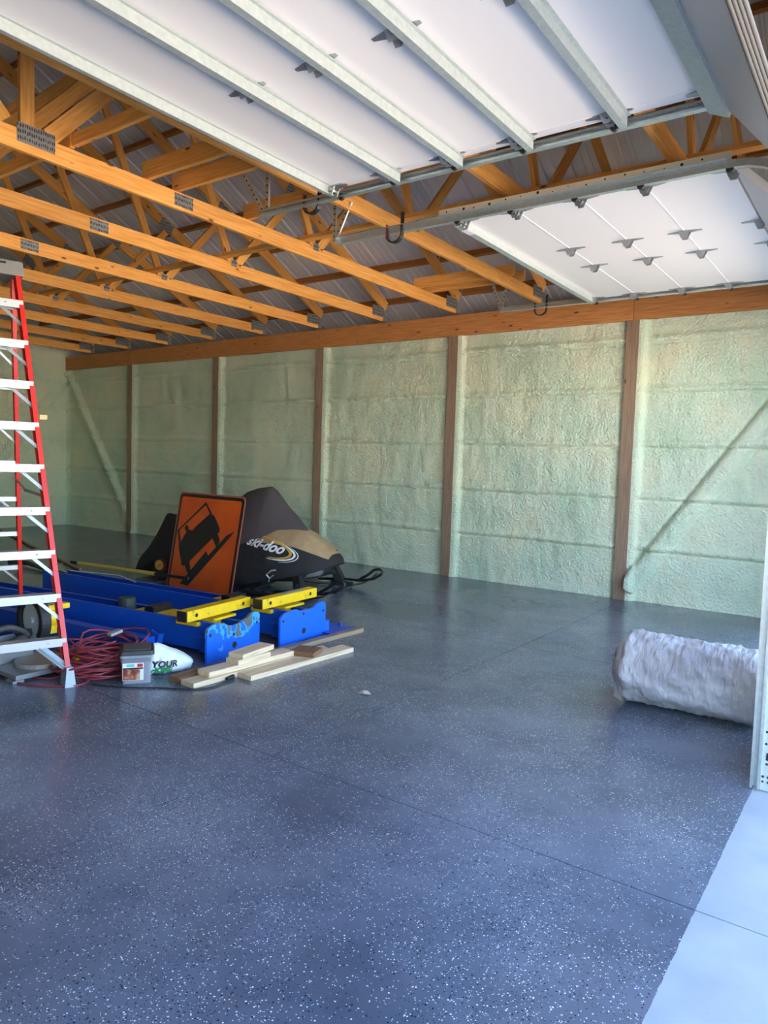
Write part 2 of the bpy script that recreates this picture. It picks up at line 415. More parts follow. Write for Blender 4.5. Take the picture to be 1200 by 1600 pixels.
# ---- roof: purlins and ribbed steel sheets, children of the ceiling
cl = struct(empty('ceiling', (-7.5, RY, 3.74)))
def topz(Y): return 3.75+.5*(8.6-Y) if Y > RY else 3.75+.5*(Y-(2*RY-8.6))    # underside of the top chords
SL = math.atan(.5); off = .155
rowY = [8.69-.605*i for i in range(10)]
for side in (1, -1):
    for Y in rowY:
        yy = Y if side > 0 else 2*RY-Y
        z = topz(yy)+off+.045
        nrm = (0, .447*side, .894)
        for xa, xb in ((XE, -9.92), (-9.88, -5.04), (-5.0, XF)):
            o = stick('purlin', (xa, yy, z), (xb, yy, z), .038, .089, purlw, up=nrm); under(o, cl)
def sheet(side):
    """one ribbed roof sheet .915 wide: ribs every .305 plus small ones"""
    prof = []; wdt = .915; x = 0
    for k in range(3):
        b0 = k*.305
        prof += [(b0, .0), (b0+.012, .022), (b0+.032, .022), (b0+.044, 0), (b0+.125, 0), (b0+.131, .005), (b0+.145, .005), (b0+.151, 0), (b0+.21, 0), (b0+.216, .005), (b0+.23, .005), (b0+.236, 0)]
    prof.append((wdt, 0))
    v = []; Y0 = 9.25; Y1 = RY
    for Y in (Y0, Y1):
        z = 3.75+.5*(8.6-Y)+off+.099
        yy = Y if side > 0 else 2*RY-Y
        for a, h in prof: v.append((a, yy, z+h*1.1))
    n = len(prof); mb = MB().add(v, [(i, i+1, n+i+1, n+i) for i in range(n-1)])
    return mb
for side in (1, -1):
    src = None; x = XE-.15
    while x < XF+.2:
        if src is None:
            src = obj('roof_sheet', sheet(side), roofm); base_loc = src.location.copy(); src.location.x += x; x0 = x; o = src
            src.location = base_loc+Vector((x, 0, 0)); under(src, cl)
        else:
            o = src.copy(); C.objects.link(o); o.parent = cl; o.location = base_loc+Vector((x, 0, 0))-Vector(cl.location)
        x += .915
# outer roof skin above the sheets keeps daylight out of the seams
ro = MB()
for side in (1, -1):
    ya = 9.32 if side > 0 else 2*RY-9.32
    za = 3.75+.5*(8.6-9.32)+off+.14; zb = 3.75+.5*(8.6-RY)+off+.14
    ro.add([(XE-.3, ya, za), (XF+.4, ya, za), (XF+.4, RY, zb), (XE-.3, RY, zb), (XE-.3, ya, za+.03), (XF+.4, ya, za+.03), (XF+.4, RY, zb+.03), (XE-.3, RY, zb+.03)],
           [(0, 1, 2, 3), (4, 5, 6, 7), (0, 1, 5, 4), (1, 2, 6, 5), (2, 3, 7, 6), (3, 0, 4, 7)])
under(obj('roof_skin', ro, siding, recenter=True), cl)

# ---- roof trusses
TX = {-2: -1.36, -1: -2.56, 0: -3.79, 1: -5.02, 2: -6.235, 3: -7.47, 4: -8.67, 5: -9.9, 6: -11.13, 7: -12.35, 8: -13.58}
ordw = {-2: 'first', -1: 'second', 0: 'third', 1: 'fourth', 2: 'fifth', 3: 'sixth', 4: 'seventh', 5: 'eighth', 6: 'ninth', 7: 'tenth', 8: 'eleventh'}
def truss(k, X):
    t = empty('roof_truss', (X, 8.5, 3.60))
    note = {-2: 'mostly hidden above raised doors', -1: 'seen between the two doors', 0: 'passing the black straps', 1: 'largest at upper left',
            8: 'farthest one at the back'}.get(k, 'ending at the header')
    tag(t, 'orange pine roof truss, %s from the garage doors, %s' % (ordw[k], note), 'roof truss', 'orange pine roof trusses')
    YR = RY; ylo = 2*YR-8.54
    def S(nm, y0, z0, y1, z1, w=.09, dx=0): return stick(nm, (X+dx, y0, z0), (X+dx, y1, z1), .038, w, pine, t, up=(0, 0, 1) if abs(y1-y0) > .05 else (0, 1, 0), bevel=.002)
    sp = [3.99, 2*YR-3.99]
    S('bottom_chord', 8.54, 3.67, sp[0], 3.67, .14); S('bottom_chord', sp[0], 3.67, sp[1], 3.67, .14); S('bottom_chord', sp[1], 3.67, ylo, 3.67, .14)
    c = .07*math.cos(SL)
    def tc(Y): return topz(Y)+.078
    if k != 2 and k != 3: pass
    S('top_chord', 8.62, tc(8.62)-.0, YR+.02, tc(YR+.02), .14); S('top_chord', 2*YR-8.62, tc(8.62), YR-.02, tc(YR+.02), .14)
    S('king_post', YR, 3.74, YR, tc(YR)-.09, .10)
    for s in (1, -1):
        m = lambda Y: YR+s*(Y-YR)
        S('web', m(5.62), 3.74, m(4.74), tc(4.74)-.08, .09)
        S('web', m(5.72), 3.74, m(6.62), tc(6.62)-.08, .09)
        S('web', m(2.82), 3.76, m(4.62), tc(4.62)-.10, .115)
    # nail plates on the face towards the doors
    def plate(y, z, w_, h_, rot=0):
        R = Matrix.Rotation(rot, 3, 'X')
        mb = MB().box((0, 0, 0), (.003, w_, h_), R)
        o = obj('nail_plate', mb, plate_m, recenter=False, parent=t); o.location = (.0205, y-8.5, z-3.60)
    plate(sp[0], 3.675, .19, .10); plate(YR+.06, 3.72, .27, .13); plate(5.66, 3.735, .08, .07); plate(6.6, tc(6.6)-.03, .22, .15, -SL)
    plate(4.7, tc(4.7)-.03, .3, .14, -SL); plate(8.40, 3.72, .26, .14)
    # grey hanger block at the heel
    obj('heel_plate', MB().bb(-.032, .032, .03, .036+.06, .0, .14), plate_m, parent=t)
    return t
for k, X in TX.items(): truss(k, X)
# end blocks: short vertical tie next to each heel is part of the truss; boards lying on the bottom chords:
def board(a, b, w_, h_, label, mat=pine, name='ceiling_board', up=(0, 0, 1)):
    o = stick(name, a, b, w_, h_, mat, up=up, bevel=.002); tag(o, label, 'board', 'boards laid across the truss beams'); return o
bz = 3.742
def upright(Y, x0, x1, h, label, w_=.038): board((x0, Y, bz+h/2), (x1, Y, bz+h/2), w_, h, label)
upright(3.64, -5.06, -3.72, .14, 'short upright board across two trusses, the leftmost of the pair beside the open door edge')
upright(3.93, -5.06, -3.72, .14, 'short upright board across two trusses, right one of the pair beside the open door edge')
upright(4.73, -5.06, -2.5, .14, 'upright board above the middle door track, its end showing behind the black bumper strap')
upright(7.62, -5.09, -3.72, .12, 'short upright board over the far door track, nearer one of the pair by the header beam')
upright(7.90, -5.12, -3.72, .12, 'short upright board over the far door track, farther one of the pair by the header beam')
for i, (xa, xb) in enumerate(((XE+.4, -9.95), (-9.9, -5.0), (-4.97, -.6))):
    board((xa, 5.47, bz+.019), (xb, 5.47, bz+.019), .089, .038, 'long flat tie board on top of the trusses, %s length of the row' % ('back', 'middle', 'door end')[i])
for i, (xa, xb) in enumerate(((XE+.4, -9.95), (-9.9, -4.98), (-4.95, -.6))):
    board((xa, 2.98, bz+.045), (xb, 2.98, bz+.045), .038, .089, 'upright tie board along the middle of the trusses, %s length' % ('back', 'middle', 'door end')[i])
# ================================================================= DOORS
def sect_panel(x0, z0, x1, z1, y0, y1, th=.045):
    """door section between two edges in the XZ plane, skin underside on the line"""
    a = Vector((x0, 0, z0)); b_ = Vector((x1, 0, z1)); d = (b_-a).normalized(); n = Vector((-d.z, 0, d.x))
    if n.z < 0: n = -n
    g_ = .004; A = a+d*g_; B = b_-d*g_
    v = []
    for y in (y0, y1): v += [A+Vector((0, y, 0)), B+Vector((0, y, 0)), B+n*th+Vector((0, y, 0)), A+n*th+Vector((0, y, 0))]
    return MB().add(v, [(0, 1, 2, 3), (4, 7, 6, 5), (0, 4, 5, 1), (1, 5, 6, 2), (2, 6, 7, 3), (3, 7, 4, 0)])
def hinge_mesh(k=1.):
    mb = MB()
    for s in (1, -1):
        mb.prism([(0*s, -.034), (.06*s, -.026), (.125*s, -.010), (.125*s, .010), (.06*s, .026), (0*s, .034)], ((0, 0, -.003), (1, 0, 0), (0, 1, 0)), .003)
    mb.cyl((0, -.038, -.016), (0, .038, -.016), .014, 8)
    for y in (-.026, .026): mb.prism([(-.042, -.003), (.042, -.003), (.018, -.055), (-.018, -.055)], ((0, y, 0), (1, 0, 0), (0, 0, 1)), .003)
    return mb
hm = MB(); hm = hinge_mesh()
hinge_src = None
def hinge(parent, x, y, z, roller=0):
    global hinge_src
    if hinge_src is None: o = obj('hinge', hinge_mesh(), hinge_steel, parent=parent); hinge_src = o
    else: o = hinge_src.copy(); C.objects.link(o); o.parent = parent; o.name = 'hinge'
    o.location = Vector((x, y, z))-Vector(parent.location)
    if roller:
        h = MB().cyl((x, y-.03*roller, z-.03), (x, y+.085*roller, z-.03), .006, 6).cyl((x, y+.085*roller, z-.03), (x, y+.105*roller, z-.03), .022, 12)
        h.v = [v-Vector(parent.location) for v in h.v]
        obj('roller', h, rubber if roller else galv, parent=parent)
def strut(parent, x, y0, y1, z, wide=.062, tilt=0):
    """hat-shaped stiffener across a section; z is its lower face"""
    h = .052; t = .003; w_ = wide/2
    prof = [(-w_-.02, h), (-w_, h), (-w_, 0), (w_, 0), (w_, h), (w_+.02, h), (w_+.02, h-t), (w_+t, h-t), (w_+t, -t), (-w_-t, -t), (-w_-t, h-t), (-w_-.02, h-t)]
    R = Matrix.Rotation(tilt, 3, 'Y'); A = R @ Vector((1, 0, 0)); B = R @ Vector((0, 0, 1)); o = Vector(parent.location)
    mb = MB().sweep(prof, [(Vector((x, y0, z))-o, A, B), (Vector((x, y1, z))-o, A, B)])
    s = obj('strut', mb, galvp, parent=parent)
    sc = MB()
    y = y1-.06
    while y > y0+.1:
        sc.cyl(Vector((x+w_*.6, y, z-t-.003))-o, Vector((x+w_*.6, y, z-t))-o, .006, 6); y -= .61
    obj('screw', sc, galv, parent=s)
    return s
# --- near door
d1 = struct(empty('door_1', (-2, 1.4, 3.40)))
o1 = Vector(d1.location); YA, YB = D1[0]+.02, 3.845
J1 = [-3.275, -2.78, -2.325, -1.872, -1.348, -.84]
zp = 3.40
def put(parent, name, mb, mat, **kw):
    mb.v = [v-Vector(parent.location) for v in mb.v]; return obj(name, mb, mat, parent=parent, **kw)
for i in range(5): put(d1, 'section', sect_panel(J1[i], zp, J1[i+1], zp, YA, YB), white_panel)
put(d1, 'bottom_section', sect_panel(J1[5]+.005, zp-.03, -.535, 3.005, YA, YB+.02), greypanel)
for j in J1[1:5]: put(d1, 'joint_lip', MB().bb(j-.004, j+.004, YA, YB, zp-.004, zp+.002), white_line)
strut(d1, -3.25, YA, YB-.01, 3.350, .022)
for j in J1[1:5]: strut(d1, j+.060, YA, YB, 3.342, .034)
strut(d1, -.835, YA, YB+.06, 3.315, .10, tilt=.42)
for j in J1[1:5]:
    for y in (1.40, 2.60): hinge(d1, j, y, zp)
    hinge(d1, j, YB-.055, zp, 1)
hinge(d1, J1[5]+.0, YB-.055, zp-.01, 1); hinge(d1, J1[0]+.05, YB-.04, zp-.01, 1)
# end stile line, bottom retainer and seal
put(d1, 'end_stile', MB().bb(J1[0]+.02, J1[5]-.02, YB-.075, YB-.002, zp-.003, zp+.0005), white_panel)
dd = Vector((.30, 0, -.365)).normalized(); q0 = Vector((-.535, 0, 3.005)); nn_ = Vector((.77, 0, .63))
def slabn(a, b_, off0, off1, y0, y1):
    v = []
    for y in (y0, y1):
        for P, o_ in ((a, off0), (b_, off0), (b_, off1), (a, off1)): v.append(P+nn_*o_+Vector((0, y, 0)))
    return MB().add(v, [(0, 1, 2, 3), (4, 7, 6, 5), (0, 4, 5, 1), (1, 5, 6, 2), (2, 6, 7, 3), (3, 7, 4, 0)])
put(d1, 'bottom_retainer', slabn(q0, q0+dd*.035, -.006, .052, YA, YB+.02), alu)
sl = MB()
for k, o_ in enumerate((.0, .012, .024, .036)): sl.cyl(q0+dd*(.040+.004*k)+nn_*o_+Vector((0, YA, 0)), q0+dd*(.040+.004*k)+nn_*o_+Vector((0, YB+.02, 0)), .009, 8)
put(d1, 'bottom_seal', sl, brownrub, smooth=True)
# --- far door
d2 = struct(empty('door_2', (-1.9, 6.2, 3.385)))
YC, YD = 4.775, 7.665; z2 = 3.385
J2 = [-2.83, -2.35, -1.88, -1.448, -.93]
for i in range(4): put(d2, 'section', sect_panel(J2[i], z2, J2[i+1], z2, YC, YD), white_panel)
put(d2, 'bottom_section', sect_panel(J2[4]+.014, z2-.012, -.555, 3.02, YC, YD), white_panel)
for j in J2[1:4]: put(d2, 'joint_lip', MB().bb(j-.004, j+.004, YC, YD, z2-.004, z2+.002), white_line)
strut(d2, -2.805, YC-.02, YD+.02, z2-.045, .05)
for j in J2[1:]:
    for y in (5.86, 6.43): hinge(d2, j, y, z2)
    hinge(d2, j, YC+.035, z2, -1); hinge(d2, j, YD-.035, z2, 1)
hinge(d2, J2[0]+.05, YC+.035, z2, -1); hinge(d2, J2[0]+.05, YD-.035, z2, 1)
put(d2, 'label_sticker', MB().bb(-2.83, -2.78, 4.86, 4.98, z2-.0485-.002, z2-.0485), white_pr)
# --- tracks
hinge_m = None
def track(name, Y, face, label, xend=-4.02, z=3.365, cream_angle=False, grp='overhead garage door tracks'):
    """C-section track: level run, quarter bend, vertical run down to the floor; face=+1 opens towards -Y"""
    t = empty(name, (-2.2, Y, z)); tag(t, label, 'door track', grp); o = Vector(t.location)
    h = .022; th = .0028; dpt = .040*face
    prof = [(dpt, h), (0, h), (0, -h), (dpt, -h), (dpt, -h+.012), (dpt-th*face, -h+.012), (dpt-th*face, -h+th), (th*face, -h+th), (th*face, h-th), (dpt-th*face, h-th), (dpt-th*face, h-.012), (dpt, h-.012)]
    A = Vector((0, -1, 0)); path = [(Vector((xend, Y, z))-o, A, Vector((0, 0, 1))), (Vector((-.90, Y, z))-o, A, Vector((0, 0, 1)))]
    R = .422; cx, cz = -.90, z-R
    for i in range(1, 9):
        an = PI/2*(1-i/8); dr = Vector((math.cos(an), 0, math.sin(an)))
        path.append((Vector((cx, Y, cz))+dr*R-o, A, dr))
    obj('track_rail', MB().sweep(prof, path), galv, parent=t)
    vx = cx+R
    obj('vertical_rail', MB().sweep(prof, [(Vector((vx, Y, cz))-o, A, Vector((1, 0, 0))), (Vector((vx, Y, .01))-o, A, Vector((1, 0, 0)))]), galv, parent=t)
    # stiffening angle on the level run
    yy = Y+.002*face; zt_ = .026 if cream_angle else .045
    obj('support_angle', MB().bb(xend-o.x, -.95-o.x, (yy-o.y), (yy-o.y)+.003*face, .0, zt_).bb(xend-o.x, -.95-o.x, (yy-o.y), (yy-o.y)+.03*face, zt_-.003, zt_), galv, parent=t)
    if cream_angle:
        c_ = obj('cream_angle', MB().bb(-2.93-o.x, -.92-o.x, -.012, .0, .027, .072).bb(-2.93-o.x, -.92-o.x, -.04, .0, .024, .027), cream, parent=t)
        hs = MB(); rr = random.Random(3)
        for k in range(16):
            x = -2.85+k*.118+rr.uniform(-.02, .02); zz = .050+rr.uniform(-.008, .008); r_h = rr.choice((.004, .006, .010))
            hs.cyl(Vector((x-o.x, -.0145, zz)), Vector((x-o.x, -.0118, zz)), r_h, 8)
        obj('slot', hs, darkhole, parent=c_)['kind'] = 'stuff'
    return t
t1 = track('door_track', 3.925, 1, 'galvanised overhead track along the edge of the nearest raised door', z=3.380)
t2 = track('door_track', 4.70, -1, 'galvanised overhead track with a cream angle on top, left side of the far door', z=3.378, cream_angle=True, xend=-3.93)
t3 = track('door_track', 7.735, 1, 'galvanised overhead track beside the header beam, right side of the far door', z=3.378, xend=-3.93)
# jamb angle of the near door with slots (visible at the right edge of the picture)
ja = empty('jamb_angle', (-.458, 3.90, 0)); tag(ja, 'slotted galvanised steel angle standing on the floor at the right edge', 'door track')
obj('angle_leg', MB().bb(.072, .075, .0, .05, 0.005, 2.95), galvp, parent=ja)
obj('angle_plate', MB().bb(.003, .075, .0, .004, 0.005, 2.95), galvp, parent=ja)
hs = MB()
for zz, xx, r_h in ((.05, .012, .005), (.05, .035, .005), (.075, .012, .006), (.075, .035, .006), (.14, .026, .006), (.165, .026, .007), (.178, .026, .007), (.19, .026, .006), (.24, .018, .006), (.30, .018, .006)):
    hs.cyl((xx, -.003, zz), (xx, .001, zz), r_h, 8)
obj('bolt_hole', hs, darkhole, parent=ja)
# hanger brackets (punched angle)
def perf(mb_par, a, b_, up):
    mb = MB().bar(a, b_, .032, .003, up); a = Vector(a); b_ = Vector(b_); return mb
def hanger(loc, a, legs, label):
    t = empty('track_hanger', loc); tag(t, label, 'bracket', 'punched steel track hangers'); o = Vector(loc)
    for (p, q) in legs:
        p = Vector(p); q = Vector(q)
        l_ = obj('punched_leg', MB().bar(p-o, q-o, .034, .003, (0, 1, 0)).bar(p-o+Vector((0, .016, 0)), q-o+Vector((0, .016, 0)), .003, .03, (0, 1, 0)), galv, parent=t)
        hs = MB(); n = max(3, int((q-p).length/.045))
        for i in range(1, n):
            c = p.lerp(q, i/n)-o; hs.cyl(c+Vector((.0, -.004, 0)), c+Vector((0, .004, 0)), .007, 6)
        obj('punched_hole', hs, darkhole, parent=l_)['kind'] = 'stuff'
hanger((-4.02, 3.96, 3.40), 0, [((-4.0, 3.96, 3.40), (-4.0, 3.96, 3.76)), ((-4.02, 3.955, 3.40), (-4.30, 3.955, 3.80))], 'punched steel hanger holding the near door track, left of a red-tagged strap')
hanger((-3.92, 4.66, 3.40), 0, [((-3.92, 4.66, 3.36), (-3.92, 4.66, 3.72)), ((-3.90, 4.66, 3.40), (-3.76, 4.66, 3.66))], 'punched steel hanger at the inner end of the middle track')
hanger((-3.90, 7.66, 3.40), 0, [((-3.90, 7.66, 3.38), (-4.03, 7.66, 3.76)), ((-3.88, 7.66, 3.38), (-3.80, 7.66, 3.74))], 'punched steel hanger over the header beam at the far track')
def bumper(X, Y, z, label, rot=0, redp=True):
    t = empty('bumper_strap', (X, Y, z), rot); tag(t, label, 'bumper', 'black bumper straps on the tracks')
    pts = [(.075, .16)]+[(.075, .02)]+[(.075*math.cos(a), -.075*math.sin(a)*.9) for a in [PI*i/10 for i in range(0, 11)]]+[(-.075, .085)]
    inner = [(p[0]*.88, p[1]*.90+.004) for p in pts]
    mb = MB(); n = len(pts); v = []
    for y in (-.018, .018): v += [(p[0], y, p[1]) for p in pts]+[(p[0], y, p[1]) for p in inner]
    f = []
    for i in range(n-1):
        f += [(i, i+1, n+i+1, n+i), (2*n+i, 3*n+i, 3*n+i+1, 2*n+i+1), (i, 2*n+i, 2*n+i+1, i+1), (n+i, n+i+1, 3*n+i+1, 3*n+i)]
    f += [(0, n, 3*n, 2*n), (n-1, 3*n-1, 4*n-1, 2*n-1)]
    obj('strap', mb.add(v, f), black, parent=t)
    if redp: obj('red_stripe', MB().bb(-.073, -.0655, -.019, -.0195-.001, -.03, .08).bb(-.0765, -.0755, -.010, .010, -.02, .08), redm, parent=t)
bumper(-3.52, 3.93, 3.37, 'black U-shaped rubber strap with red stripe on the near door track')
bumper(-3.33, 4.69, 3.34, 'black U-shaped rubber strap with red stripe on the middle track')
bumper(-3.42, 7.72, 3.34, 'dark U-shaped strap by the header beam on the far track', redp=False)

# ================================================================= STEP LADDER
P0 = Vector((-4.43, 2.645, 0)); dw = Vector((.294, .956, 0)).normalized(); nv = Vector((-dw.y, dw.x, 0))
lad = empty('step_ladder', P0, math.atan2(-dw.y, -dw.x)); tag(lad, 'tall red fibreglass step ladder with aluminium steps at the left edge', 'ladder')
# local axes: x = to the left along the steps (width), y = (rotated) ; away direction nv
def LP(a, n, z):                               # a along width to the left, n away, z up -> local coordinates
    Pw = P0 - dw*a + nv*n + Vector((0, 0, z)); return parent_inv(lad) @ Pw
H = 2.85
def channel(name, a, b_, depth, wdt, open_dir, mat):
    """C-channel rail: web facing outwards"""
    a = Vector(a); b_ = Vector(b_); x = (b_-a).normalized(); s = Vector(open_dir); s = (s-x*s.dot(x)).normalized(); t = x.cross(s).normalized()
    th = .005; h = depth/2
    prof = [(0, -h), (0, h), (wdt, h), (wdt, h-th), (th, h-th), (th, -h+th), (wdt, -h+th), (wdt, -h)]
    return obj(name, MB().sweep(prof, [(a, s, t), (b_, s, t)]), mat, parent=lad)
W0, T0 = .66, .165
inw = (LP(1, 0, 0)-LP(0, 0, 0)).normalized()
fr = channel('front_rail', LP(0, 0, .03), LP(T0, .80, H), .085, .032, inw, red_fg)
channel('front_rail', LP(W0, 0, .03), LP(W0-T0, .80, H), .085, .032, -inw, red_fg)
channel('rear_rail', LP(-.02, 1.66, .02), LP(T0, .92, H-.03), .062, .028, inw, red_fg)
channel('rear_rail', LP(W0+.02, 1.66, .02), LP(W0-T0, .92, H-.03), .062, .028, -inw, red_fg)
def fpos(z): s = (z-.03)/(H-.03); return T0*s, .80*s
def rpos(z): s = (z-.02)/(H-.05); return -.02+(T0+.02)*s, 1.66-.74*s
bootmb = MB().add([LP(-.02, -.06, 0), LP(.05, -.06, 0), LP(.05, .08, 0), LP(-.02, .08, 0), LP(-.006, -.045, .13), LP(.036, -.045, .13), LP(.036, .06, .13), LP(-.006, .06, .13)], [(0, 1, 2, 3), (4, 5, 6, 7), (0, 1, 5, 4), (1, 2, 6, 5), (2, 3, 7, 6), (3, 0, 4, 7)])
obj('foot', bootmb, bootm, parent=lad)
for k in range(1, 10):
    z = .288*k; a, n = fpos(z)
    mb = MB(); p = LP(a+.006, n, z); q = LP(W0-a-.006, n, z); yv = (LP(0, 1, 0)-LP(0, 0, 0)).normalized()
    # step: tread and front and rear lips
    mb.bar(LP(a+.006, n, z+.026), LP(W0-a-.006, n, z+.026), .088, .004)
    mb.bar(LP(a+.006, n-.043, z), LP(W0-a-.006, n-.043, z), .003, .052); mb.bar(LP(a+.006, n+.043, z), LP(W0-a-.006, n+.043, z), .003, .052)
    st = obj('step', mb, alu, parent=lad)
    rv = MB().cyl(LP(a+.12, n-.046, z+.004), LP(a+.12, n-.0435, z+.004), .007, 8).cyl(LP(a-.005, n-.01, z), LP(a+.002, n-.01, z), .008, 8).cyl(LP(a-.005, n+.02, z-.012), LP(a+.002, n+.02, z-.012), .006, 8)
    obj('rivet', rv, plate_m, parent=st)
    a2, n2 = fpos(z-.15 if k > 1 else .12)
    if k == 1:
        obj('knee_brace', MB().bar(LP(a+.17, n-.02, z-.02), LP(a2+.012, n2-.02, .11), .004, .06, (0, 1, 0)).bar(LP(a+.17, n+.02, z-.02), LP(a2+.012, n2+.0, .11), .05, .004, (0, 1, 0)), bootm, parent=lad)
    else:
        obj('knee_brace', MB().bar(LP(a+.14, n+.0, z-.022), LP(a2+.012, n2, z-.15), .022, .006, (0, 1, 0)), alu, parent=lad)
    a3, n3 = rpos(z+.02)
    obj('rear_bar', MB().bar(LP(a3+.01, n3, z+.02), LP(W0-a3-.01, n3, z+.02), .03, .036), alu, parent=lad)
    if k in (2, 4, 6, 8): a4, n4 = rpos(z-.12); obj('rear_brace', MB().bar(LP(a3+.14, n3, z+.01), LP(a4+.01, n4, z-.12), .016, .005, (0, 1, 0)), alu, parent=lad)
cap = obj('top_cap', MB().add([LP(T0-.03, .74, H-.05), LP(W0-T0+.03, .74, H-.05), LP(W0-T0+.03, .99, H-.05), LP(T0-.03, .99, H-.05), LP(T0-.02, .75, H+.055), LP(W0-T0+.02, .75, H+.055), LP(W0-T0+.02, .98, H+.055), LP(T0-.02, .98, H+.055)],
    [(0, 1, 2, 3), (4, 5, 6, 7), (0, 1, 5, 4), (1, 2, 6, 5), (2, 3, 7, 6), (3, 0, 4, 7)]), cap_grey, parent=lad, bevel=.008)
obj('cap_slot', MB().bar(LP(T0+.09, .742, H+.03), LP(T0+.20, .742, H+.03), .012, .012), darkhole, parent=cap)
a, n = fpos(1.25); a3, n3 = rpos(1.33)
obj('spreader', MB().bar(LP(a+.02, n+.05, 1.25), LP(a+.05, (n+n3)/2, 1.27), .02, .006, (0, 1, 0)).bar(LP(a+.05, (n+n3)/2, 1.27), LP(a3+.03, n3-.01, 1.34), .02, .006, (0, 1, 0)), plate_m, parent=lad)
a, n = fpos(1.78)
obj('hang_tag', MB().box(LP(a-.045, n+.03, 1.80), (.05, .01, .035)), new_mat('tag_brass', (.55, .42, .16), .5), parent=lad)

# ================================================================= BLUE LIFT COLUMNS
def lift_column(loc, ang, Lg, label, chipped, dips):
    """column lying on its back: local +X points to the base plate end, +Y away from the camera"""
    t = empty('lift_column', loc, ang); tag(t, label, 'car lift column', 'blue car lift columns lying on the floor')
    y0, y1 = .16, .47; zt, zf, th = .272, .246, .006; zb = .045
    prof = [(y0, zb), (y1, zb), (y1, zf), (y1-.035, zf), (y1-.035, zf-th), (y1-th, zf-th), (y1-th, zb+th), (y0+th, zb+th), (y0+th, zt-th), (y0+.030, zt-th), (y0+.030, zt), (y0, zt)]
    A = (0, 1, 0); B = (0, 0, 1)
    obj('column_body', MB().sweep(prof, [((-Lg, 0, 0), A, B), ((-.012, 0, 0), A, B)]), blue, parent=t, bevel=.003)
    # inner guide rib running the whole length
    obj('guide_rib', MB().bb(-Lg+.02, -.3, y0+.10, y0+.112, zb+.006, .20), blue, parent=t)
    if dips: top = [(0, .0), (.64, .0), (.64, .265), (.625, .292), (.575, .305), (.515, .295), (.475, .268), (.43, .262), (.39, .245), (.32, .238), (.27, .245), (.22, .262), (.19, .282), (.13, .292), (.06, .285), (.02, .272), (0, .25)]
    else: top = [(0, .0), (.64, .0), (.64, .265), (.62, .29), (.56, .30), (.49, .285), (.45, .262), (.38, .258), (.33, .262), (.27, .262), (.22, .285), (.13, .285), (.04, .272), (0, .24)]
    bp = obj('base_plate', MB().prism(top, ((-.012, 0, 0.001), (0, 1, 0), (0, 0, 1)), .022), bluec if chipped else blueb, parent=t, bevel=.002)
    hs = MB()
    for y, z, r_h in ((.32, .085, .026), (.035, .215, .012), (.60, .215, .012), (.31, .235 if not dips else .17, .012)):
        hs.cyl((.010, y, z), (.0112, y, z), r_h, 16)
    obj('bolt_hole', hs, darkhole, parent=bp)
    obj('gusset', MB().prism([(0, 0), (.16, 0), (0, .09)], ((-.012, .10, .05), (-1, 0, 0), (0, 0, 1)), .008).bb(-.16, -.012, .06, .16, .17, .178), blue, parent=t)
    # carriage and arm head
    ca = obj('carriage', MB().bb(-.98, -.22, .20, .43, .20, .262).bb(-.42, -.20, .12, .20, .235, .268).bb(-.40, -.14, .24, .52, .262, .282), yellow, parent=t, bevel=.004)
    obj('slide_pad', MB().bb(-.84, -.74, .20, .42, .262, .31).cyl((-.79, .20, .285), (-.79, .42, .285), .03, 10), black, parent=ca)
    R = Matrix.Rotation(-.10, 3, 'X')
    tb = obj('arm_tube', MB().box((-.20, .34, .345), (.10, .76, .085)), yellow, parent=t, bevel=.006)
    obj('end_cap', MB().box((-.20, -.044, .345), (.094, .012, .08)), black, parent=tb)
    hs = MB()
    for y in (.06, .62): hs.cyl((-.151, y, .345), (-.1495, y, .345), .016, 12)
    obj('pin_hole', hs, darkhole, parent=tb)
    if not dips: obj('bare_patch', MB().box((-.205, .42, .389), (.06, .30, .002)), galv, parent=tb)
    return t
a1 = math.atan2(.14, 1); 
c1 = lift_column((-4.14, 3.555, 0), a1, 3.4, 'blue steel lift column lying nearest, chipped paint on its end plate', True, True)
a2_ = math.atan2(.085, 1)
c2 = lift_column((-4.075, 4.275, 0), a2_, 3.42, 'blue steel lift column lying behind the chipped one, below the orange sign', False, False)
obj('loose_ring', MB().cyl((-1.02, .30, .05), (-1.02, .30, .22), .10, 16).cyl((-1.02, .30, .22), (-1.02, .30, .235), .07, 16), new_mat('dark_green_housing', (.03, .045, .04), .5), parent=c1) if False else None
hb = obj('rope_bundle', MB().cyl((-5.33, 3.70, .055), (-5.33, 3.70, .33), .09, 14, .07), new_mat('dark_olive_hose', (.03, .04, .035), .6)); tag(hb, 'dark rounded motor housing standing inside the nearest blue column', 'motor')
hb.name = 'motor_housing'
# small blue bits
tb = obj('steel_tube', MB().bar((-7.3, 3.02, .09), (-4.52, 3.34, .09), .09, .18, (0, 0, 1)), blue); tag(tb, 'square blue steel tube on the floor in front of the lift columns', 'tube')
tb2 = obj('steel_tube', MB().bar((-7.2, 2.86, .03), (-5.30, 3.09, .03), .055, .055, (0, 0, 1)), blue); tag(tb2, 'thin blue steel tube on the floor nearest the red cord', 'tube')
bk = empty('post_bracket', (-4.62, 3.40, 0)); tag(bk, 'small upright blue bracket behind the white shopping bag', 'bracket')
obj('bracket_plate', MB().bar((0, 0, 0), (.06, .02, .20), .10, .02, (0, 1, 0)), blue, parent=bk); obj('bracket_fin', MB().bar((.02, .05, 0), (.07, .06, .18), .012, .05, (0, 1, 0)), blue, parent=bk)
bs_ = empty('anchor_plate', (-4.16, 5.04, 0)); tag(bs_, 'small blue plate with a round stub behind the second column', 'plate')
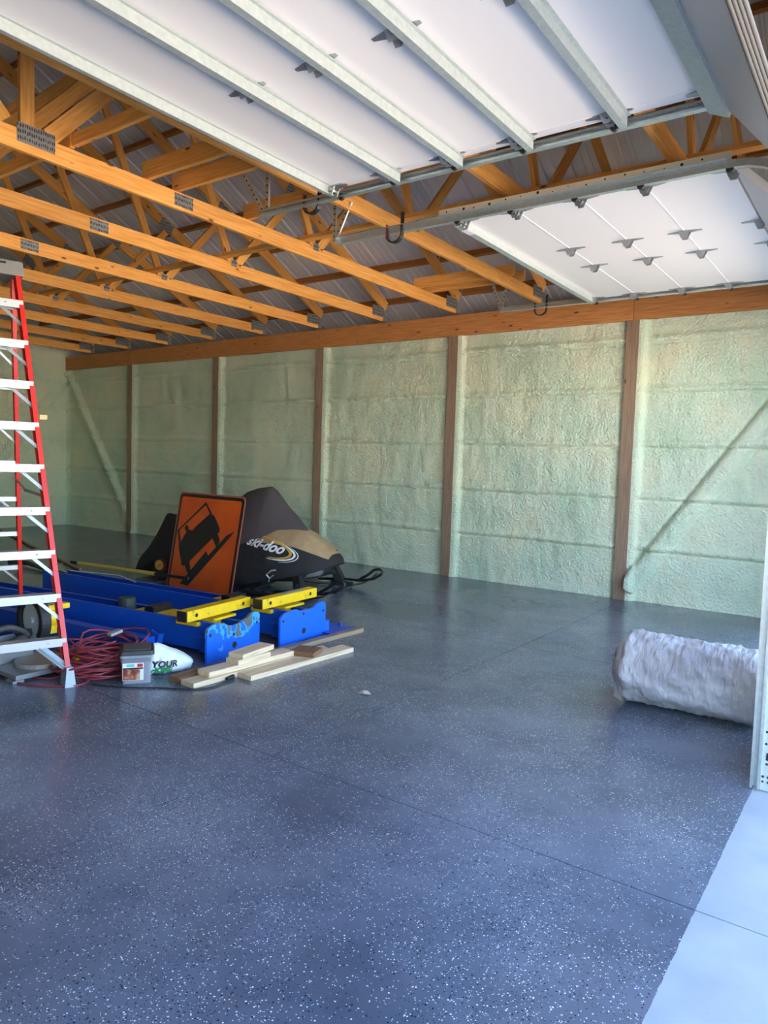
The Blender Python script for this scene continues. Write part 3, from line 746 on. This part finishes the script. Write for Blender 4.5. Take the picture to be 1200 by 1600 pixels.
obj('flat_plate', MB().box((0, 0, .012), (.30, .34, .02)), blue, parent=bs_); obj('round_stub', MB().cyl((0.0, -.10, .022), (0.0, -.10, .115), .05, 14), blueb, parent=bs_); obj('bolt', MB().cyl((.02, .12, .022), (.02, .12, .06), .012, 8), blue, parent=bs_); obj('rubber_pad', MB().cyl((-.02, -.28, .01), (-.02, -.28, .09), .035, 10), black, parent=bs_)
# yellow pole and copper rod
yp = empty('yellow_pole', (-7.0, 4.60, .26)); tag(yp, 'yellow pole with black ends lying along the top of the second column', 'pole')
A_ = Vector((-7.65, 4.66, .285)); B_ = Vector((-5.95, 4.86, .285)); o = Vector(yp.location)
obj('pole_shaft', MB().cyl(A_-o, A_.lerp(B_, .72)-o, .021, 10), new_mat('dull_yellow', (.56, .40, .07), .5), parent=yp); obj('pole_grip', MB().cyl(A_.lerp(B_, .72)-o, B_-o, .018, 10).cyl(A_-o-Vector((.12, .015, 0)), A_-o, .02, 10), black, parent=yp)
rod = obj('copper_rod', MB().tube([(-14.2, 7.0, .02), (-11.5, 6.15, .02), (-8.7, 5.33, .02)], .018, 6), copper); tag(rod, 'long thin copper-brown rod lying on the floor at far left', 'rod')
pr = obj('pry_bar', MB().tube([(-9.9, 5.0, .03), (-9.5, 5.05, .05), (-8.9, 5.0, .03), (-8.3, 4.95, .02)], .03, 8), black); tag(pr, 'dark handle lying on the floor seen between the ladder steps', 'tool')
wr1 = obj('thin_wire', MB().tube([(-7.3, 4.35, .27), (-7.0, 4.42, .275), (-6.6, 4.48, .285), (-6.35, 4.44, .275), (-6.2, 4.40, .27)], .004, 5), white_pr); tag(wr1, 'thin pale wire lying over the second blue column', 'wire')

# ================================================================= ORANGE SIGN
SB = Vector((-6.262, 5.23, 0)); az, le = -.081, .167
sdx = Vector((math.cos(az), math.sin(az), 0)); sn_ = Vector((-math.sin(az), math.cos(az), 0)); sup = Vector((0, 0, math.cos(le)))+sn_*math.sin(le)
sg = empty('road_sign', SB); tag(sg, 'orange rectangular road sign with a black tilting truck, leaning on the snowmobile', 'sign')
def rrect(x0, x1, y0, y1, r, n=5):
    pts = []
    for cx, cy, a0 in ((x1-r, y0+r, -PI/2), (x1-r, y1-r, 0), (x0+r, y1-r, PI/2), (x0+r, y0+r, PI)):
        pts += [(cx+r*math.cos(a0+PI/2*i/n), cy+r*math.sin(a0+PI/2*i/n)) for i in range(n+1)]
    return pts
sF = Vector((0, 0, .002))
frm = lambda d: (sF-sn_.cross(Vector((0,0,0)))+sdx.cross(sup)*d, sdx, sup)
nrm = sdx.cross(sup)                      # points to the viewer side
def lay(name, poly, d, t, mat, par): return obj(name, MB().prism(poly, (sF+nrm*d, sdx, sup), t), mat, parent=par)
pl = lay('sign_plate', rrect(-.604, .604, 0, 1.157, .06), 0, .004, sign_edge, sg)
lay('border', rrect(-.585, .585, .018, 1.139, .05), .004, .0008, sign_bar, pl)
lay('orange_field', rrect(-.548, .548, .055, 1.102, .03), .0048, .0008, sign_or, pl)
body = [(-.482, .565), (-.432, .592), (-.406, .64), (-.364, .694), (-.414, .74), (-.395, .775), (-.345, .768), (-.325, .725), (-.25, .726), (-.183, .787), (.03, .939), (.106, .918), (.174, .853), (.239, .784), (.244, .742), (.213, .728), (.276, .649), (.226, .575), (.133, .667), (-.222, .37), (-.169, .272), (-.223, .233), (-.302, .317), (-.355, .305), (-.41, .405), (-.461, .489)]
lay('truck_picture', body, .0056, .0008, sign_bk, pl)
fr_ = [[(-.482, .565), (-.542, .701), (-.504, .704), (-.45, .591)], [(-.542, .701), (-.081, 1.061), (-.076, 1.028), (-.504, .704)], [(-.081, 1.061), (.056, .941), (.03, .923), (-.076, 1.028)]]
for q in fr_: lay('truck_frame', q[::-1], .0056, .0008, sign_bk, pl)
lay('slope_picture', [(-.339, .104), (-.187, .095), (.432, .7), (.504, .775), (.376, .722), (.104, .471), (.057, .518)], .0056, .0008, sign_bk, pl)

# ================================================================= SNOWMOBILE
NS = Vector((-5.21, 6.44, 0)); ua = math.atan2(.225, .974)
sm = empty('snowmobile', NS, ua); tag(sm, 'snowmobile under a black fitted cover with tan hood, behind the orange sign', 'snowmobile')
ST = [(0.00, .37, .44, .12, .10), (-.06, .33, .49, .26, .20), (-.20, .28, .60, .38, .28), (-.42, .23, .73, .46, .33), (-.70, .17, .80, .50, .34), (-.95, .11, .82, .51, .30), (-1.3, .07, .82, .48, .24),
      (-1.65, .10, .74, .42, .20), (-2.0, .14, .76, .36, .17), (-2.25, .17, .80, .33, .16), (-2.45, .17, .82, .30, .12), (-2.55, .14, .62, .28, .14), (-2.66, .12, .42, .28, .18), (-2.76, .08, .30, .26, .20), (-2.80, .05, .16, .24, .2)]
def section(s, k=1.0, n=45, wr=.005):
    x, zb, zt, hb_, ht = s; pts = []
    for i in range(n):
        u = i/(n-1); # from right bottom over the top to left bottom
        an = PI*u; cx = math.cos(an); sx = math.sin(an)
        hw = hb_+(ht-hb_)*max(0, sx)**1.3
        yv = math.copysign(abs(cx)**.62, cx)*hw
        zv = zb+(zt-zb)*(max(0, sx)**.80)
        d = wr*noise.noise(Vector((x*4, yv*5, zv*5)))+wr*.6*noise.noise(Vector((x*11, yv*9, zv*9)))
        pts.append(Vector((x, yv+d, zv+d*.6)))
    return pts
def interp(x):
    for a, b_ in zip(ST, ST[1:]):
        if b_[0] <= x <= a[0]:
            t = (a[0]-x)/(a[0]-b_[0]); return tuple(a[i]+(b_[i]-a[i])*t for i in range(5))
    return ST[-1]
def loft(secs, capit=True):
    n = len(secs[0]); v = [p for s in secs for p in s]; f = []
    for i in range(len(secs)-1):
        for k in range(n-1): f.append((i*n+k, i*n+k+1, (i+1)*n+k+1, (i+1)*n+k))
        f.append((i*n+n-1, i*n, (i+1)*n, (i+1)*n+n-1))
    if capit: f += [tuple(range(n)), tuple((len(secs)-1)*n+k for k in range(n-1, -1, -1))]
    return MB().add(v, f)
xs_ = [0-.0-i*.05 for i in range(57)]
secs = [section(interp(max(x, -2.8))) for x in xs_]
full = loft(secs); nf = 44; lo_, hi_, rows_ = 9, 35, 18
cov = MB(); cov.v = list(full.v); hood = MB(); hood.v = list(full.v)
for q, f_ in enumerate(full.f):
    r_i, k_i = divmod(q, nf+1)
    tanf = q < (len(secs)-1)*(nf+1) and k_i < nf and 1 <= r_i < rows_ and lo_ <= k_i < hi_
    (hood if tanf else cov).f.append(f_)
def strip(m_):
    used = sorted({i for f_ in m_.f for i in f_}); mp_ = {o_: n_ for n_, o_ in enumerate(used)}
    m_.v = [m_.v[i] for i in used]; m_.f = [tuple(mp_[i] for i in f_) for f_ in m_.f]; return m_
obj('fitted_cover', strip(cov), cover, parent=sm, smooth=True)
obj('tan_hood', strip(hood), tan, parent=sm, smooth=True)
# windshield hump
WS = [(-.43, .62, .735, .14, .08), (-.50, .60, .80, .20, .10), (-.60, .58, .90, .25, .11), (-.70, .56, .99, .28, .12), (-.80, .55, 1.10, .31, .13), (-.88, .55, 1.195, .33, .14), (-.94, .55, 1.225, .34, .14), (-1.10, .52, 1.20, .35, .13), (-1.25, .5, 1.15, .36, .12), (-1.40, .5, 1.05, .35, .12), (-1.58, .45, .90, .32, .12), (-1.8, .4, .76, .28, .12)]
secs = [section(s, wr=.008) for s in WS]
obj('windshield_cover', loft(secs), cover2, parent=sm, smooth=True)
obj('nose_vent', MB().cyl((-.10, .10, .505), (-.10, .10, .512), .028, 8), black, parent=sm)
# undercarriage, tunnel, track and runners
tr = MB(); pts = []
for a in [PI/2+PI*i/10 for i in range(11)]: pts.append((-2.45+.14*math.cos(a), .15+.14*math.sin(a)))
for a in [-PI/2+PI*i/10 for i in range(11)]: pts.append((-1.05+.14*math.cos(a), .15+.14*math.sin(a)))
tr.prism(pts, ((0, .19, 0), (1, 0, 0), (0, 0, 1)), .38)
obj('drive_track', tr, rubber, parent=sm)
lug = MB()
for i in range(24): x = -2.5+i*.063; lug.bb(x, x+.018, -.18, .18, .0, .014)
obj('track_lugs', lug, rubber, parent=sm)
obj('belly_pan', loft([section((x, zb_, .40, hw, hw), wr=.02) for x, zb_, hw in ((-.15, .22, .16), (-.4, .16, .28), (-.8, .13, .34), (-1.2, .14, .34))]), black, parent=sm, smooth=True)
for s in (1, -1):
    sk_ = empty('ski', (0, 0, 0), parent=sm); sk_.location = (0, .53*s, 0)
    path = [(-.92, .06), (-.85, .025), (-.5, .018), (-.12, .02), (.06, .06), (.18, .13), (.24, .19)]
    mb = MB(); v = []; f = []
    for i, (x, z) in enumerate(path):
        hw = .055 if i < 5 else .04
        v += [(x, -hw, z), (x, hw, z), (x, hw, z+.012), (x, -hw, z+.012)]
    for i in range(len(path)-1):
        for k in range(4): f.append((i*4+k, i*4+(k+1) % 4, i*4+4+(k+1) % 4, i*4+4+k))
    f += [(0, 1, 2, 3), (len(v)-4, len(v)-3, len(v)-2, len(v)-1)]
    obj('ski_blade', mb.add(v, f), black, parent=sk_)
    obj('ski_loop', MB().tube([(-.55, 0, .07), (-.2, 0, .10), (.05, 0, .10), (.22, 0, .14), (.31, 0, .20), (.33, 0, .235), (.29, 0, .262), (.22, 0, .25), (.12, 0, .17), (.02, 0, .11)], .017, 8), black, parent=sk_, smooth=True)
    obj('spindle', MB().bar((-.34, -.16*s, .40 if s > 0 else .24), (-.22, 0, .06), .10, .08, (0, 1, 0)).bar((-.36, 0, .045), (-.08, 0, .045), .06, .05).bar((-.30, -.30*s, .28), (-.26, 0, .14), .04, .03), cover, parent=sk_)
    obj('carbide_bolt', MB().cyl((-.17, -.02, .0), (-.17, .02, .0), .001, 6).cyl((-.12, -.07, .02), (-.12, .07, .02), .012, 8), rubber, parent=sk_)
# tail lamp badge, grab hook
bd = obj('tail_drum', MB().cyl((-2.29, -.30, .20), (-2.29, -.375, .20), .085, 20), new_mat('dark_red_plastic', (.09, .01, .01), .4), parent=sm)
obj('round_badge', MB().cyl((-2.29, -.375, .205), (-2.29, -.379, .205), .062, 20), gold_pr, parent=bd)
sq = MB()
for k in range(3): sq.bar((-2.33+.012*k, -.380, .175+.012*k), (-2.26+.012*k, -.380, .195+.018*k), .002, .008, (0, 1, 0))
obj('badge_mark', sq, black_pr, parent=bd)
obj('mud_flap', MB().bar((-2.78, 0, .03), (-2.66, 0, .30), .42, .01, (1, 0, 0)), rubber, parent=sm)
obj('hook_strap', MB().tube([(-.66, -.47, .16), (-.63, -.50, .21), (-.66, -.52, .25), (-.60, -.52, .30), (-.55, -.50, .31)], .009, 6).tube([(-.63, -.50, .21), (-.58, -.50, .25)], .007, 6), alu, parent=sm)
# lettering and swoosh on the cover
def text(name, s, size, mat, parent, M4, bold=.004, shear=.0, ext=.0006, sx=1.):
    cu = bpy.data.curves.new(name, 'FONT'); cu.body = s; cu.size = size; cu.offset = bold; cu.extrude = ext; cu.shear = shear; cu.resolution_u = 3
    o = bpy.data.objects.new(name, cu); C.objects.link(o); dg = bpy.context.evaluated_depsgraph_get()
    me = bpy.data.meshes.new_from_object(o.evaluated_get(dg)); bpy.data.objects.remove(o); bpy.data.curves.remove(cu)
    me.transform(Matrix.Diagonal((sx, 1, 1, 1)))
    o = bpy.data.objects.new(name, me); C.objects.link(o); me.materials.clear(); me.materials.append(mat); o.parent = parent; o.matrix_basis = M4; return o
def side_pt(x, z):
    """point on the near side of the cover at height z"""
    P = section(interp(x), n=120); P = [p for p in P if p.y < 0]
    return min(P, key=lambda p: abs(p.z-z))
def wrap_on(o, off=.006):
    """lay a flat decal drawn in (x,z) onto the cover side"""
    me = o.data
    for v in me.vertices:
        d = v.co.y; q = side_pt(v.co.x, v.co.z); v.co = Vector((v.co.x, q.y-off, v.co.z))
    o.matrix_basis = Matrix()
def decal(name, mb, mat, par, off): o = obj(name, mb, mat, parent=par); wrap_on(o, off); return o
t_ = text('lettering', 'ski-doo', .150, white_pr, sm, Matrix(), bold=.0045, shear=.35, ext=0, sx=1.14)
bmx = bmesh.new(); bmx.from_mesh(t_.data); bmesh.ops.triangulate(bmx, faces=bmx.faces)
Rm = Matrix.Rotation(-.15, 3, 'Z')
for v in bmx.verts: q = Rm @ v.co; v.co = Vector((q.x-1.04, 0, q.y+.560))
bmx.to_mesh(t_.data); bmx.free(); wrap_on(t_, .012)
def arc(a, b_, rx, rz, cx, cz, tilt, w0, w1, n=26):
    v = []; f = []
    for i in range(n+1):
        u = i/n; an = a+(b_-a)*u; ww = w0+(w1-w0)*math.sin(PI*u)
        for r in (-.5, .5):
            x = (rx+r*ww)*math.cos(an); z = (rz+r*ww)*math.sin(an)
            v.append((cx+x*math.cos(tilt)-z*math.sin(tilt), 0, cz+x*math.sin(tilt)+z*math.cos(tilt)))
    for i in range(n): f.append((2*i, 2*i+1, 2*i+3, 2*i+2))
    return MB().add(v, f)
decal('gold_swoosh', arc(-.4*PI, .62*PI, .38, .095, -.80, .555, -.20, .004, .036), gold_pr, sm, .007)
decal('white_swoosh', arc(-.42*PI, .34*PI, .43, .105, -.80, .55, -.20, .003, .026), white_pr, sm, .008)
decal('thin_swoosh', arc(-.3*PI, .25*PI, .47, .12, -.80, .545, -.20, .003, .012), white_pr, sm, .008)

# ================================================================= LUMBER PILE
def plank(a, b_, w_, th, z, label, mat=lumber):
    """a, b_: centre line ends on the ground plane"""
    o = stick('lumber_board', (a[0], a[1], z+th/2), (b_[0], b_[1], z+th/2), w_, th, mat, bevel=.003); tag(o, label, 'board', 'loose boards on the floor'); return o
T = .038
def centre(p, q, w_, side):
    p = Vector(p); q = Vector(q); d = (q-p).normalized(); n_ = Vector((-d.y, d.x))*side*w_/2; return p+n_, q+n_
a, b_ = centre((-3.585, 3.485), (-3.535, 4.585), .135, 1); plank(a, b_, .135, T, 0, 'pale long board, nearest of the pile, with a knot at its right end')
a, b_ = centre((-3.745, 3.115), (-3.700, 4.25), .14, 1); plank(a, b_, .14, T, 0, 'pale board under the pile with its cut end nearest the black cable plug')
a, b_ = centre((-3.765, 3.265), (-3.722, 4.075), .13, 1); plank(a, b_, .13, T, T+.001, 'pale board in the middle layer of the pile with a knotted end')
a, b_ = centre((-3.735, 3.505), (-3.735, 3.83), .13, 1); plank(a, b_, .13, T, 2*T+.002, 'short pale block under the topmost block of the pile')
a, b_ = centre((-3.72, 3.535), (-3.765, 3.895), .135, 1); plank(a, b_, .135, T, 3*T+.003, 'short pale block on top of the pile in front of the chipped plate')
a, b_ = centre((-3.605, 4.10), (-3.59, 4.28), .14, 1); plank((-3.66, 4.09), (-3.72, 4.27), .20, T, T+.001, 'dark brown block of wood lying across the pale boards', brownw)
a, b_ = (-3.80, 4.33), (-3.75, 4.50); plank(a, b_, .12, .02, 0.0, 'small pale offcut behind the dark brown block')
plank((-3.955, 4.10), (-3.925, 5.19), .07, T, 0, 'brownish narrow board pointing right beyond the second column', greyw)
plank((-3.965, 3.13), (-3.985, 3.40), .11, T, 0, 'dark weathered board end behind the pale boards at their left', brownw)

# ================================================================= BUCKET, BAG, CORD
bkx = Vector((-4.19, 2.99, 0)); ba = math.atan2(.109, .166)+.35
bu = empty('storage_tub', bkx, ba); tag(bu, 'clear plastic square tub with black lid and a printed label', 'tub')
def taper(x, y, z0, z1, s0, s1, r=.02): 
    lo_ = rrect(-x*s0, x*s0, -y*s0, y*s0, r, 3); hi_ = rrect(-x*s1, x*s1, -y*s1, y*s1, r, 3); n = len(lo_)
    return MB().add([(p[0], p[1], z0) for p in lo_]+[(p[0], p[1], z1) for p in hi_], [(i, (i+1) % n, n+(i+1) % n, n+i) for i in range(n)]+[tuple(range(n)), tuple(range(n, 2*n))])
tub = obj('tub_body', taper(.105, .105, .001, .205, .88, 1.0), clear, parent=bu)
obj('tub_contents', taper(.10, .10, .006, .15, .86, .93), new_mat('grey_contents', (.20, .20, .23), .7), parent=bu)
obj('tub_rim', taper(.110, .110, .185, .203, 1., 1.), clear, parent=bu)
obj('lid', taper(.116, .116, .203, .235, 1., .94), black, parent=bu, bevel=.004)
obj('lid_recess', MB().add(*(lambda q: (q.v, q.f))(taper(.09, .09, .235, .238, 1., .98))), new_mat('lid_top_grey', (.10, .095, .09), .5), parent=bu)
def lab(name, x0, x1, z0, z1, mat, d=.0): 
    s0 = .88+.12*(z0/.205); s1 = .88+.12*(z1/.205)
    return obj(name, MB().add([(x0, -.105*s0-.003-d, z0), (x1, -.105*s0-.003-d, z0), (x1, -.105*s1-.003-d, z1), (x0, -.105*s1-.003-d, z1)], [(0, 1, 2, 3)]), mat, parent=tub)
lab('label', -.09, .045, .03, .15, white_pr); lab('label_photo', -.088, .022, .032, .108, photo_pr, .0006); lab('label_band', -.088, .043, .108, .118, black_pr, .0006)
lab('label_red', .004, .040, .122, .145, red_pr, .0006); lab('label_green', -.065, -.015, .125, .143, ltgreen_pr, .0006)
# white shopping bag
sbg = empty('shopping_bag', (-4.22, 3.27, 0), math.atan2(.29, .06)-.10); tag(sbg, 'crumpled white plastic shopping bag with black and green lettering beside the tub', 'bag')
def blob(prof, sy, seed, amp, n=64, k=.9):
    """prof: list of (z, x0, x1) outline; depth sy"""
    secs = []
    for z, x0, x1, dep in prof:
        ring = []
        for i in range(n):
            an = 2*PI*i/n; cx = (x0+x1)/2; hx = (x1-x0)/2
            x = cx+hx*math.copysign(abs(math.cos(an))**k, math.cos(an)); y = dep*math.copysign(abs(math.sin(an))**k, math.sin(an))
            d = 1+amp*1.5*(abs(noise.noise(Vector((x*11+seed, y*11, z*11))))-.2)+amp*.8*abs(noise.noise(Vector((x*30+seed, y*30, z*30))))
            ring.append(Vector((cx+(x-cx)*d, y*d, z)))
        secs.append(ring)
    m = len(secs); v = [p for s in secs for p in s]
    f = [(i*n+q, i*n+(q+1) % n, (i+1)*n+(q+1) % n, (i+1)*n+q) for i in range(m-1) for q in range(n)]+[tuple(range(n)), tuple((m-1)*n+q for q in range(n))]
    return MB().add(v, f)
bp_ = [(.0, -.12, .13, .06), (.015, -.145, .165, .085), (.035, -.155, .18, .10), (.055, -.155, .185, .10), (.075, -.155, .175, .10), (.095, -.152, .155, .095), (.112, -.15, .125, .09), (.13, -.148, .085, .08), (.15, -.145, .05, .07), (.17, -.142, .015, .055), (.19, -.14, -.02, .04), (.205, -.135, -.05, .025), (.215, -.12, -.07, .01)]
bagb = obj('bag_body', blob(bp_, .1, 3., .19), bagp, parent=sbg, smooth=True)
def bagtext(s, size, mat, x, z, bold, nm):
    t = text(nm, s, size, mat, bagb, Matrix(), bold=bold, ext=0, shear=.15); me = t.data
    for v in me.vertices:
        xx = v.co.x+x; zz = v.co.y+z; me_d = .105+.02; 
        # curve round the front of the bag
        u = (xx-.015)/.17; v.co = Vector((xx, -.116*math.sqrt(max(.05, 1-u*u*.75))-.005, zz))
    return t
bagtext('YOUR', .062, black_pr, -.145, .062, .0025, 'bag_lettering'); bagtext('HOME', .048, green_pr, -.150, .026, .003, 'bag_lettering'); bagtext('GAME', .024, black_pr, -.135, .006, .001, 'bag_lettering')
# maroon coil
rng = random.Random(11); mb = MB()
cc = Vector((-4.60, 2.99, 0))
pts = []
turns = 24
for t in range(turns*18):
    an = 2*PI*t/18; k = t/18
    R = .215+.13*noise.noise(Vector((k*1.7, 0, 5)))+.035*math.sin(an*2+k)+.02*noise.noise(Vector((t*.12, 3, 1)))
    cx = .16*noise.noise(Vector((k*1.9, 8, 2))); cy = .16*noise.noise(Vector((k*1.9, 2, 9)))
    z = max(.009, .012+.16*(k/turns)*(1+.45*math.sin(an+k*1.9))+.05*abs(noise.noise(Vector((t*.13, 1, 7)))))
    pts.append(cc+Vector((cx+R*math.cos(an)*1.0, cy+R*math.sin(an)*1.25, z)))
# a loose loop reaching left across the ladder foot
tail = [(-4.42, 2.80, .02), (-4.36, 2.68, .008), (-4.44, 2.56, .008), (-4.62, 2.45, .008), (-4.82, 2.42, .008), (-4.98, 2.50, .008), (-5.02, 2.62, .008), (-4.93, 2.74, .008), (-4.80, 2.79, .01), (-4.66, 2.72, .01), (-4.62, 2.62, .01), (-4.74, 2.55, .01), (-4.9, 2.60, .01), (-4.90, 2.72, .02), (-4.78, 2.86, .03)]
def smoothp(P, n=6):
    P = [Vector(p) for p in P]; out = []
    for i in range(len(P)-1):
        a, b_, c, d = P[max(0, i-1)], P[i], P[i+1], P[min(len(P)-1, i+2)]
        for k in range(n):
            t = k/n; out.append(.5*((2*b_)+(-a+c)*t+(2*a-5*b_+4*c-d)*t*t+(-a+3*b_-3*c+d)*t**3))
    out.append(P[-1]); return out
cd = obj('air_hose', mb.tube(pts, .0068, 6).tube(smoothp(tail), .0065, 6), cordm, smooth=True); tag(cd, 'tangled maroon cord coiled on the floor at the ladder foot', 'cord')
bc = [(-5.1, 3.18, .03), (-4.9, 3.26, .03), (-4.6, 3.18, .05), (-4.5, 2.6, .006), (-4.32, 2.73, .006), (-4.17, 2.80, .006), (-4.04, 2.88, .006), (-3.92, 2.98, .006), (-3.75, 3.09, .006), (-3.68, 3.20, .006), (-3.69, 3.34, .008), (-3.71, 3.40, .012)]
bc = bc[4:]
blc = empty('power_cable', (-4.0, 2.95, 0)); tag(blc, 'thin black cable on the floor ending in a plug before the boards', 'cable')
obj('cable', MB().tube([p-Vector((-4.0, 2.95, 0)) for p in smoothp(bc)], .005, 6), rubber, parent=blc); obj('plug', MB().cyl(Vector((.285, .43, .014)), Vector((.275, .50, .016)), .013, 8, .017), rubber, parent=blc)
pk = obj('screw_pack', MB().box((-4.70, 3.16, .165), (.05, .10, .02), Matrix.Rotation(.2, 3, 'X')), foilb); tag(pk, 'small clear pack lying on top of the maroon cord coil', 'packet')
pk.location.z = .20
# ================================================================= MITRE SAW
ms = empty('mitre_saw', (-5.0, 2.735, 0)); tag(ms, 'mitre saw with black blade guard and yellow motor behind the ladder', 'saw')
obj('saw_base', MB().bb(-.22, .30, -.32, .12, .02, .055).bb(.20, .30, -.34, -.26, 0, .02).bb(.20, .30, .04, .12, 0, .02).bb(-.22, -.12, -.34, .12, 0, .02), sawgrey, parent=ms, bevel=.006)
obj('turntable', MB().cyl((.12, -.05, .055), (.12, -.05, .085), .17, 28), new_mat('worn_table_metal', (.42, .38, .33), .5, .3), parent=ms)
obj('fence', MB().bb(-.06, -.03, -.40, -.02, .055, .17).prism([(-.36, .17), (-.10, .17), (-.16, .26), (-.34, .26)], ((-.045, 0, 0), (0, 1, 0), (0, 0, 1)), .02), sawgrey, parent=ms, bevel=.004)
cx_, cz_ = -.06, .33
gd = MB(); sec = []
for i in range(33):
    an = -PI*.25+PI*1.55*i/32
    c_, s_ = math.cos(an), math.sin(an)
    sec.append([(cx_+c_*r, y, cz_+s_*r) for r, y in ((.180, -.04), (.180, .035), (.132, .035), (.132, -.04))])
v = [p for s in sec for p in s]; f = [(i*4+k, i*4+(k+1) % 4, i*4+4+(k+1) % 4, i*4+4+k) for i in range(32) for k in range(4)]+[(0, 1, 2, 3), (128, 129, 130, 131)]
obj('blade_guard', gd.add(v, f), rubber, parent=ms, bevel=.006)
obj('saw_blade', MB().cyl((cx_, -.012, cz_), (cx_, -.008, cz_), .15, 40).cyl((cx_, -.03, cz_), (cx_, -.012, cz_), .022, 12), bladem, parent=ms)
obj('motor', MB().cyl((cx_, .05, cz_), (cx_, .15, cz_), .075, 16, .068).cyl((cx_+.0, .15, cz_+.0), (cx_, .17, cz_), .05, 14).bb(cx_-.02, cx_+.05, .05, .25, cz_+.06, cz_+.10).bb(cx_-.05, cx_+.03, .05, .16, cz_-.12, cz_-.04), yellow, parent=ms, bevel=.005, smooth=False)
obj('saw_handle', MB().tube(smoothp([(.03, -.10, .25), (.06, -.16, .30), (.05, -.24, .33), (.02, -.33, .31), (.00, -.38, .25)]), .022, 8).tube(smoothp([(.05, -.12, .22), (.10, -.18, .25), (.08, -.26, .22), (.04, -.20, .18)]), .026, 8), sawdark, parent=ms, smooth=True)
obj('saw_arm', MB().bar((-.06, -.05, .25), (-.28, -.02, .12), .07, .05).bar((-.28, -.02, .02), (-.28, -.02, .16), .09, .07, (0, 1, 0)), sawdark, parent=ms, bevel=.005)
obj('lock_knob', MB().cyl((.26, .10, .07), (.31, .12, .07), .022, 10).bb(.16, .26, .06, .12, .06, .09), yellow, parent=ms)
# ================================================================= WRAPPED ROLL
RC = Vector((-.985, 4.93, 0)); 
rl = empty('insulation_roll', RC, .03); tag(rl, 'large roll wrapped in crumpled white plastic sheet on the floor at right', 'roll')
mb = MB(); n = 96; secs = []
for i in range(61):
    u = i/60; x = -.475+.95*u
    ed = min(u, 1-u); rr = .235*(1-.35*max(0, 1-ed/.09)**2)
    ring = []
    for k in range(n):
        an = 2*PI*k/n; c_, s_ = math.cos(an), math.sin(an)
        r = rr*(1+.05*noise.noise(Vector((x*2.5, c_*1.5, s_*1.5+4))))
        r += .016*noise.noise(Vector((x*7, c_*3.2+2, s_*3.2)))+.010*max(0, 1-abs(noise.noise(Vector((x*9+math.sin(an)*.9, c_*2, s_*2+9))))*5)+.007*max(0, 1-abs(noise.noise(Vector((x*19+math.cos(an*2), c_*4, s_*4+3))))*6)+.002*noise.noise(Vector((x*40, c_*9, s_*9)))
        y = c_*r*1.04; z = .232+s_*r*.98
        if z < .02: z = .004+.016*max(0, 1+(z-.02)*3); y *= 1.05
        ring.append(Vector((x, y, max(z, .003))))
    secs.append(ring)
v = [p for s in secs for p in s]; f = [(i*n+q, i*n+(q+1) % n, (i+1)*n+(q+1) % n, (i+1)*n+q) for i in range(60) for q in range(n)]
# gathered ends
for e, sgn in ((0, -1), (60, 1)):
    o_ = len(v)
    for fr_k, off_ in ((.7, .035), (.35, .02)):
        v += [Vector((secs[e][k].x+sgn*(off_+.012*noise.noise(Vector((k*.5, fr_k*9, 1)))), secs[e][k].y*fr_k, .22+(secs[e][k].z-.22)*fr_k)) for k in range(n)]
    v.append(Vector((secs[e][0].x+sgn*.0, 0, .22)))
    for q in range(n):
        f.append((e*n+q, e*n+(q+1) % n, o_+(q+1) % n, o_+q)); f.append((o_+q, o_+(q+1) % n, o_+n+(q+1) % n, o_+n+q)); f.append((o_+n+q, o_+n+(q+1) % n, o_+2*n))
obj('plastic_wrap', MB().add(v, f), wrap, parent=rl, smooth=True)
obj('wrap_corner', MB().add([(-.42, -.16, .02), (-.51, -.05, .01), (-.51, .04, .10), (-.49, .0, .14), (-.46, -.1, .1)], [(0, 1, 3, 4), (1, 2, 3)]), bagp, parent=rl)
lf = obj('dry_leaf', MB().add([(-2.86, 3.77, .004), (-2.80, 3.76, .012), (-2.77, 3.80, .006), (-2.82, 3.83, .014), (-2.84, 3.80, .020), (-2.83, 3.79, .001)], [(0, 1, 4), (1, 2, 4), (2, 3, 4), (3, 0, 4), (0, 5, 1), (1, 5, 2), (2, 5, 3), (3, 5, 0)]), leafm); tag(lf, 'tiny pale dry leaf alone on the open floor', 'leaf')
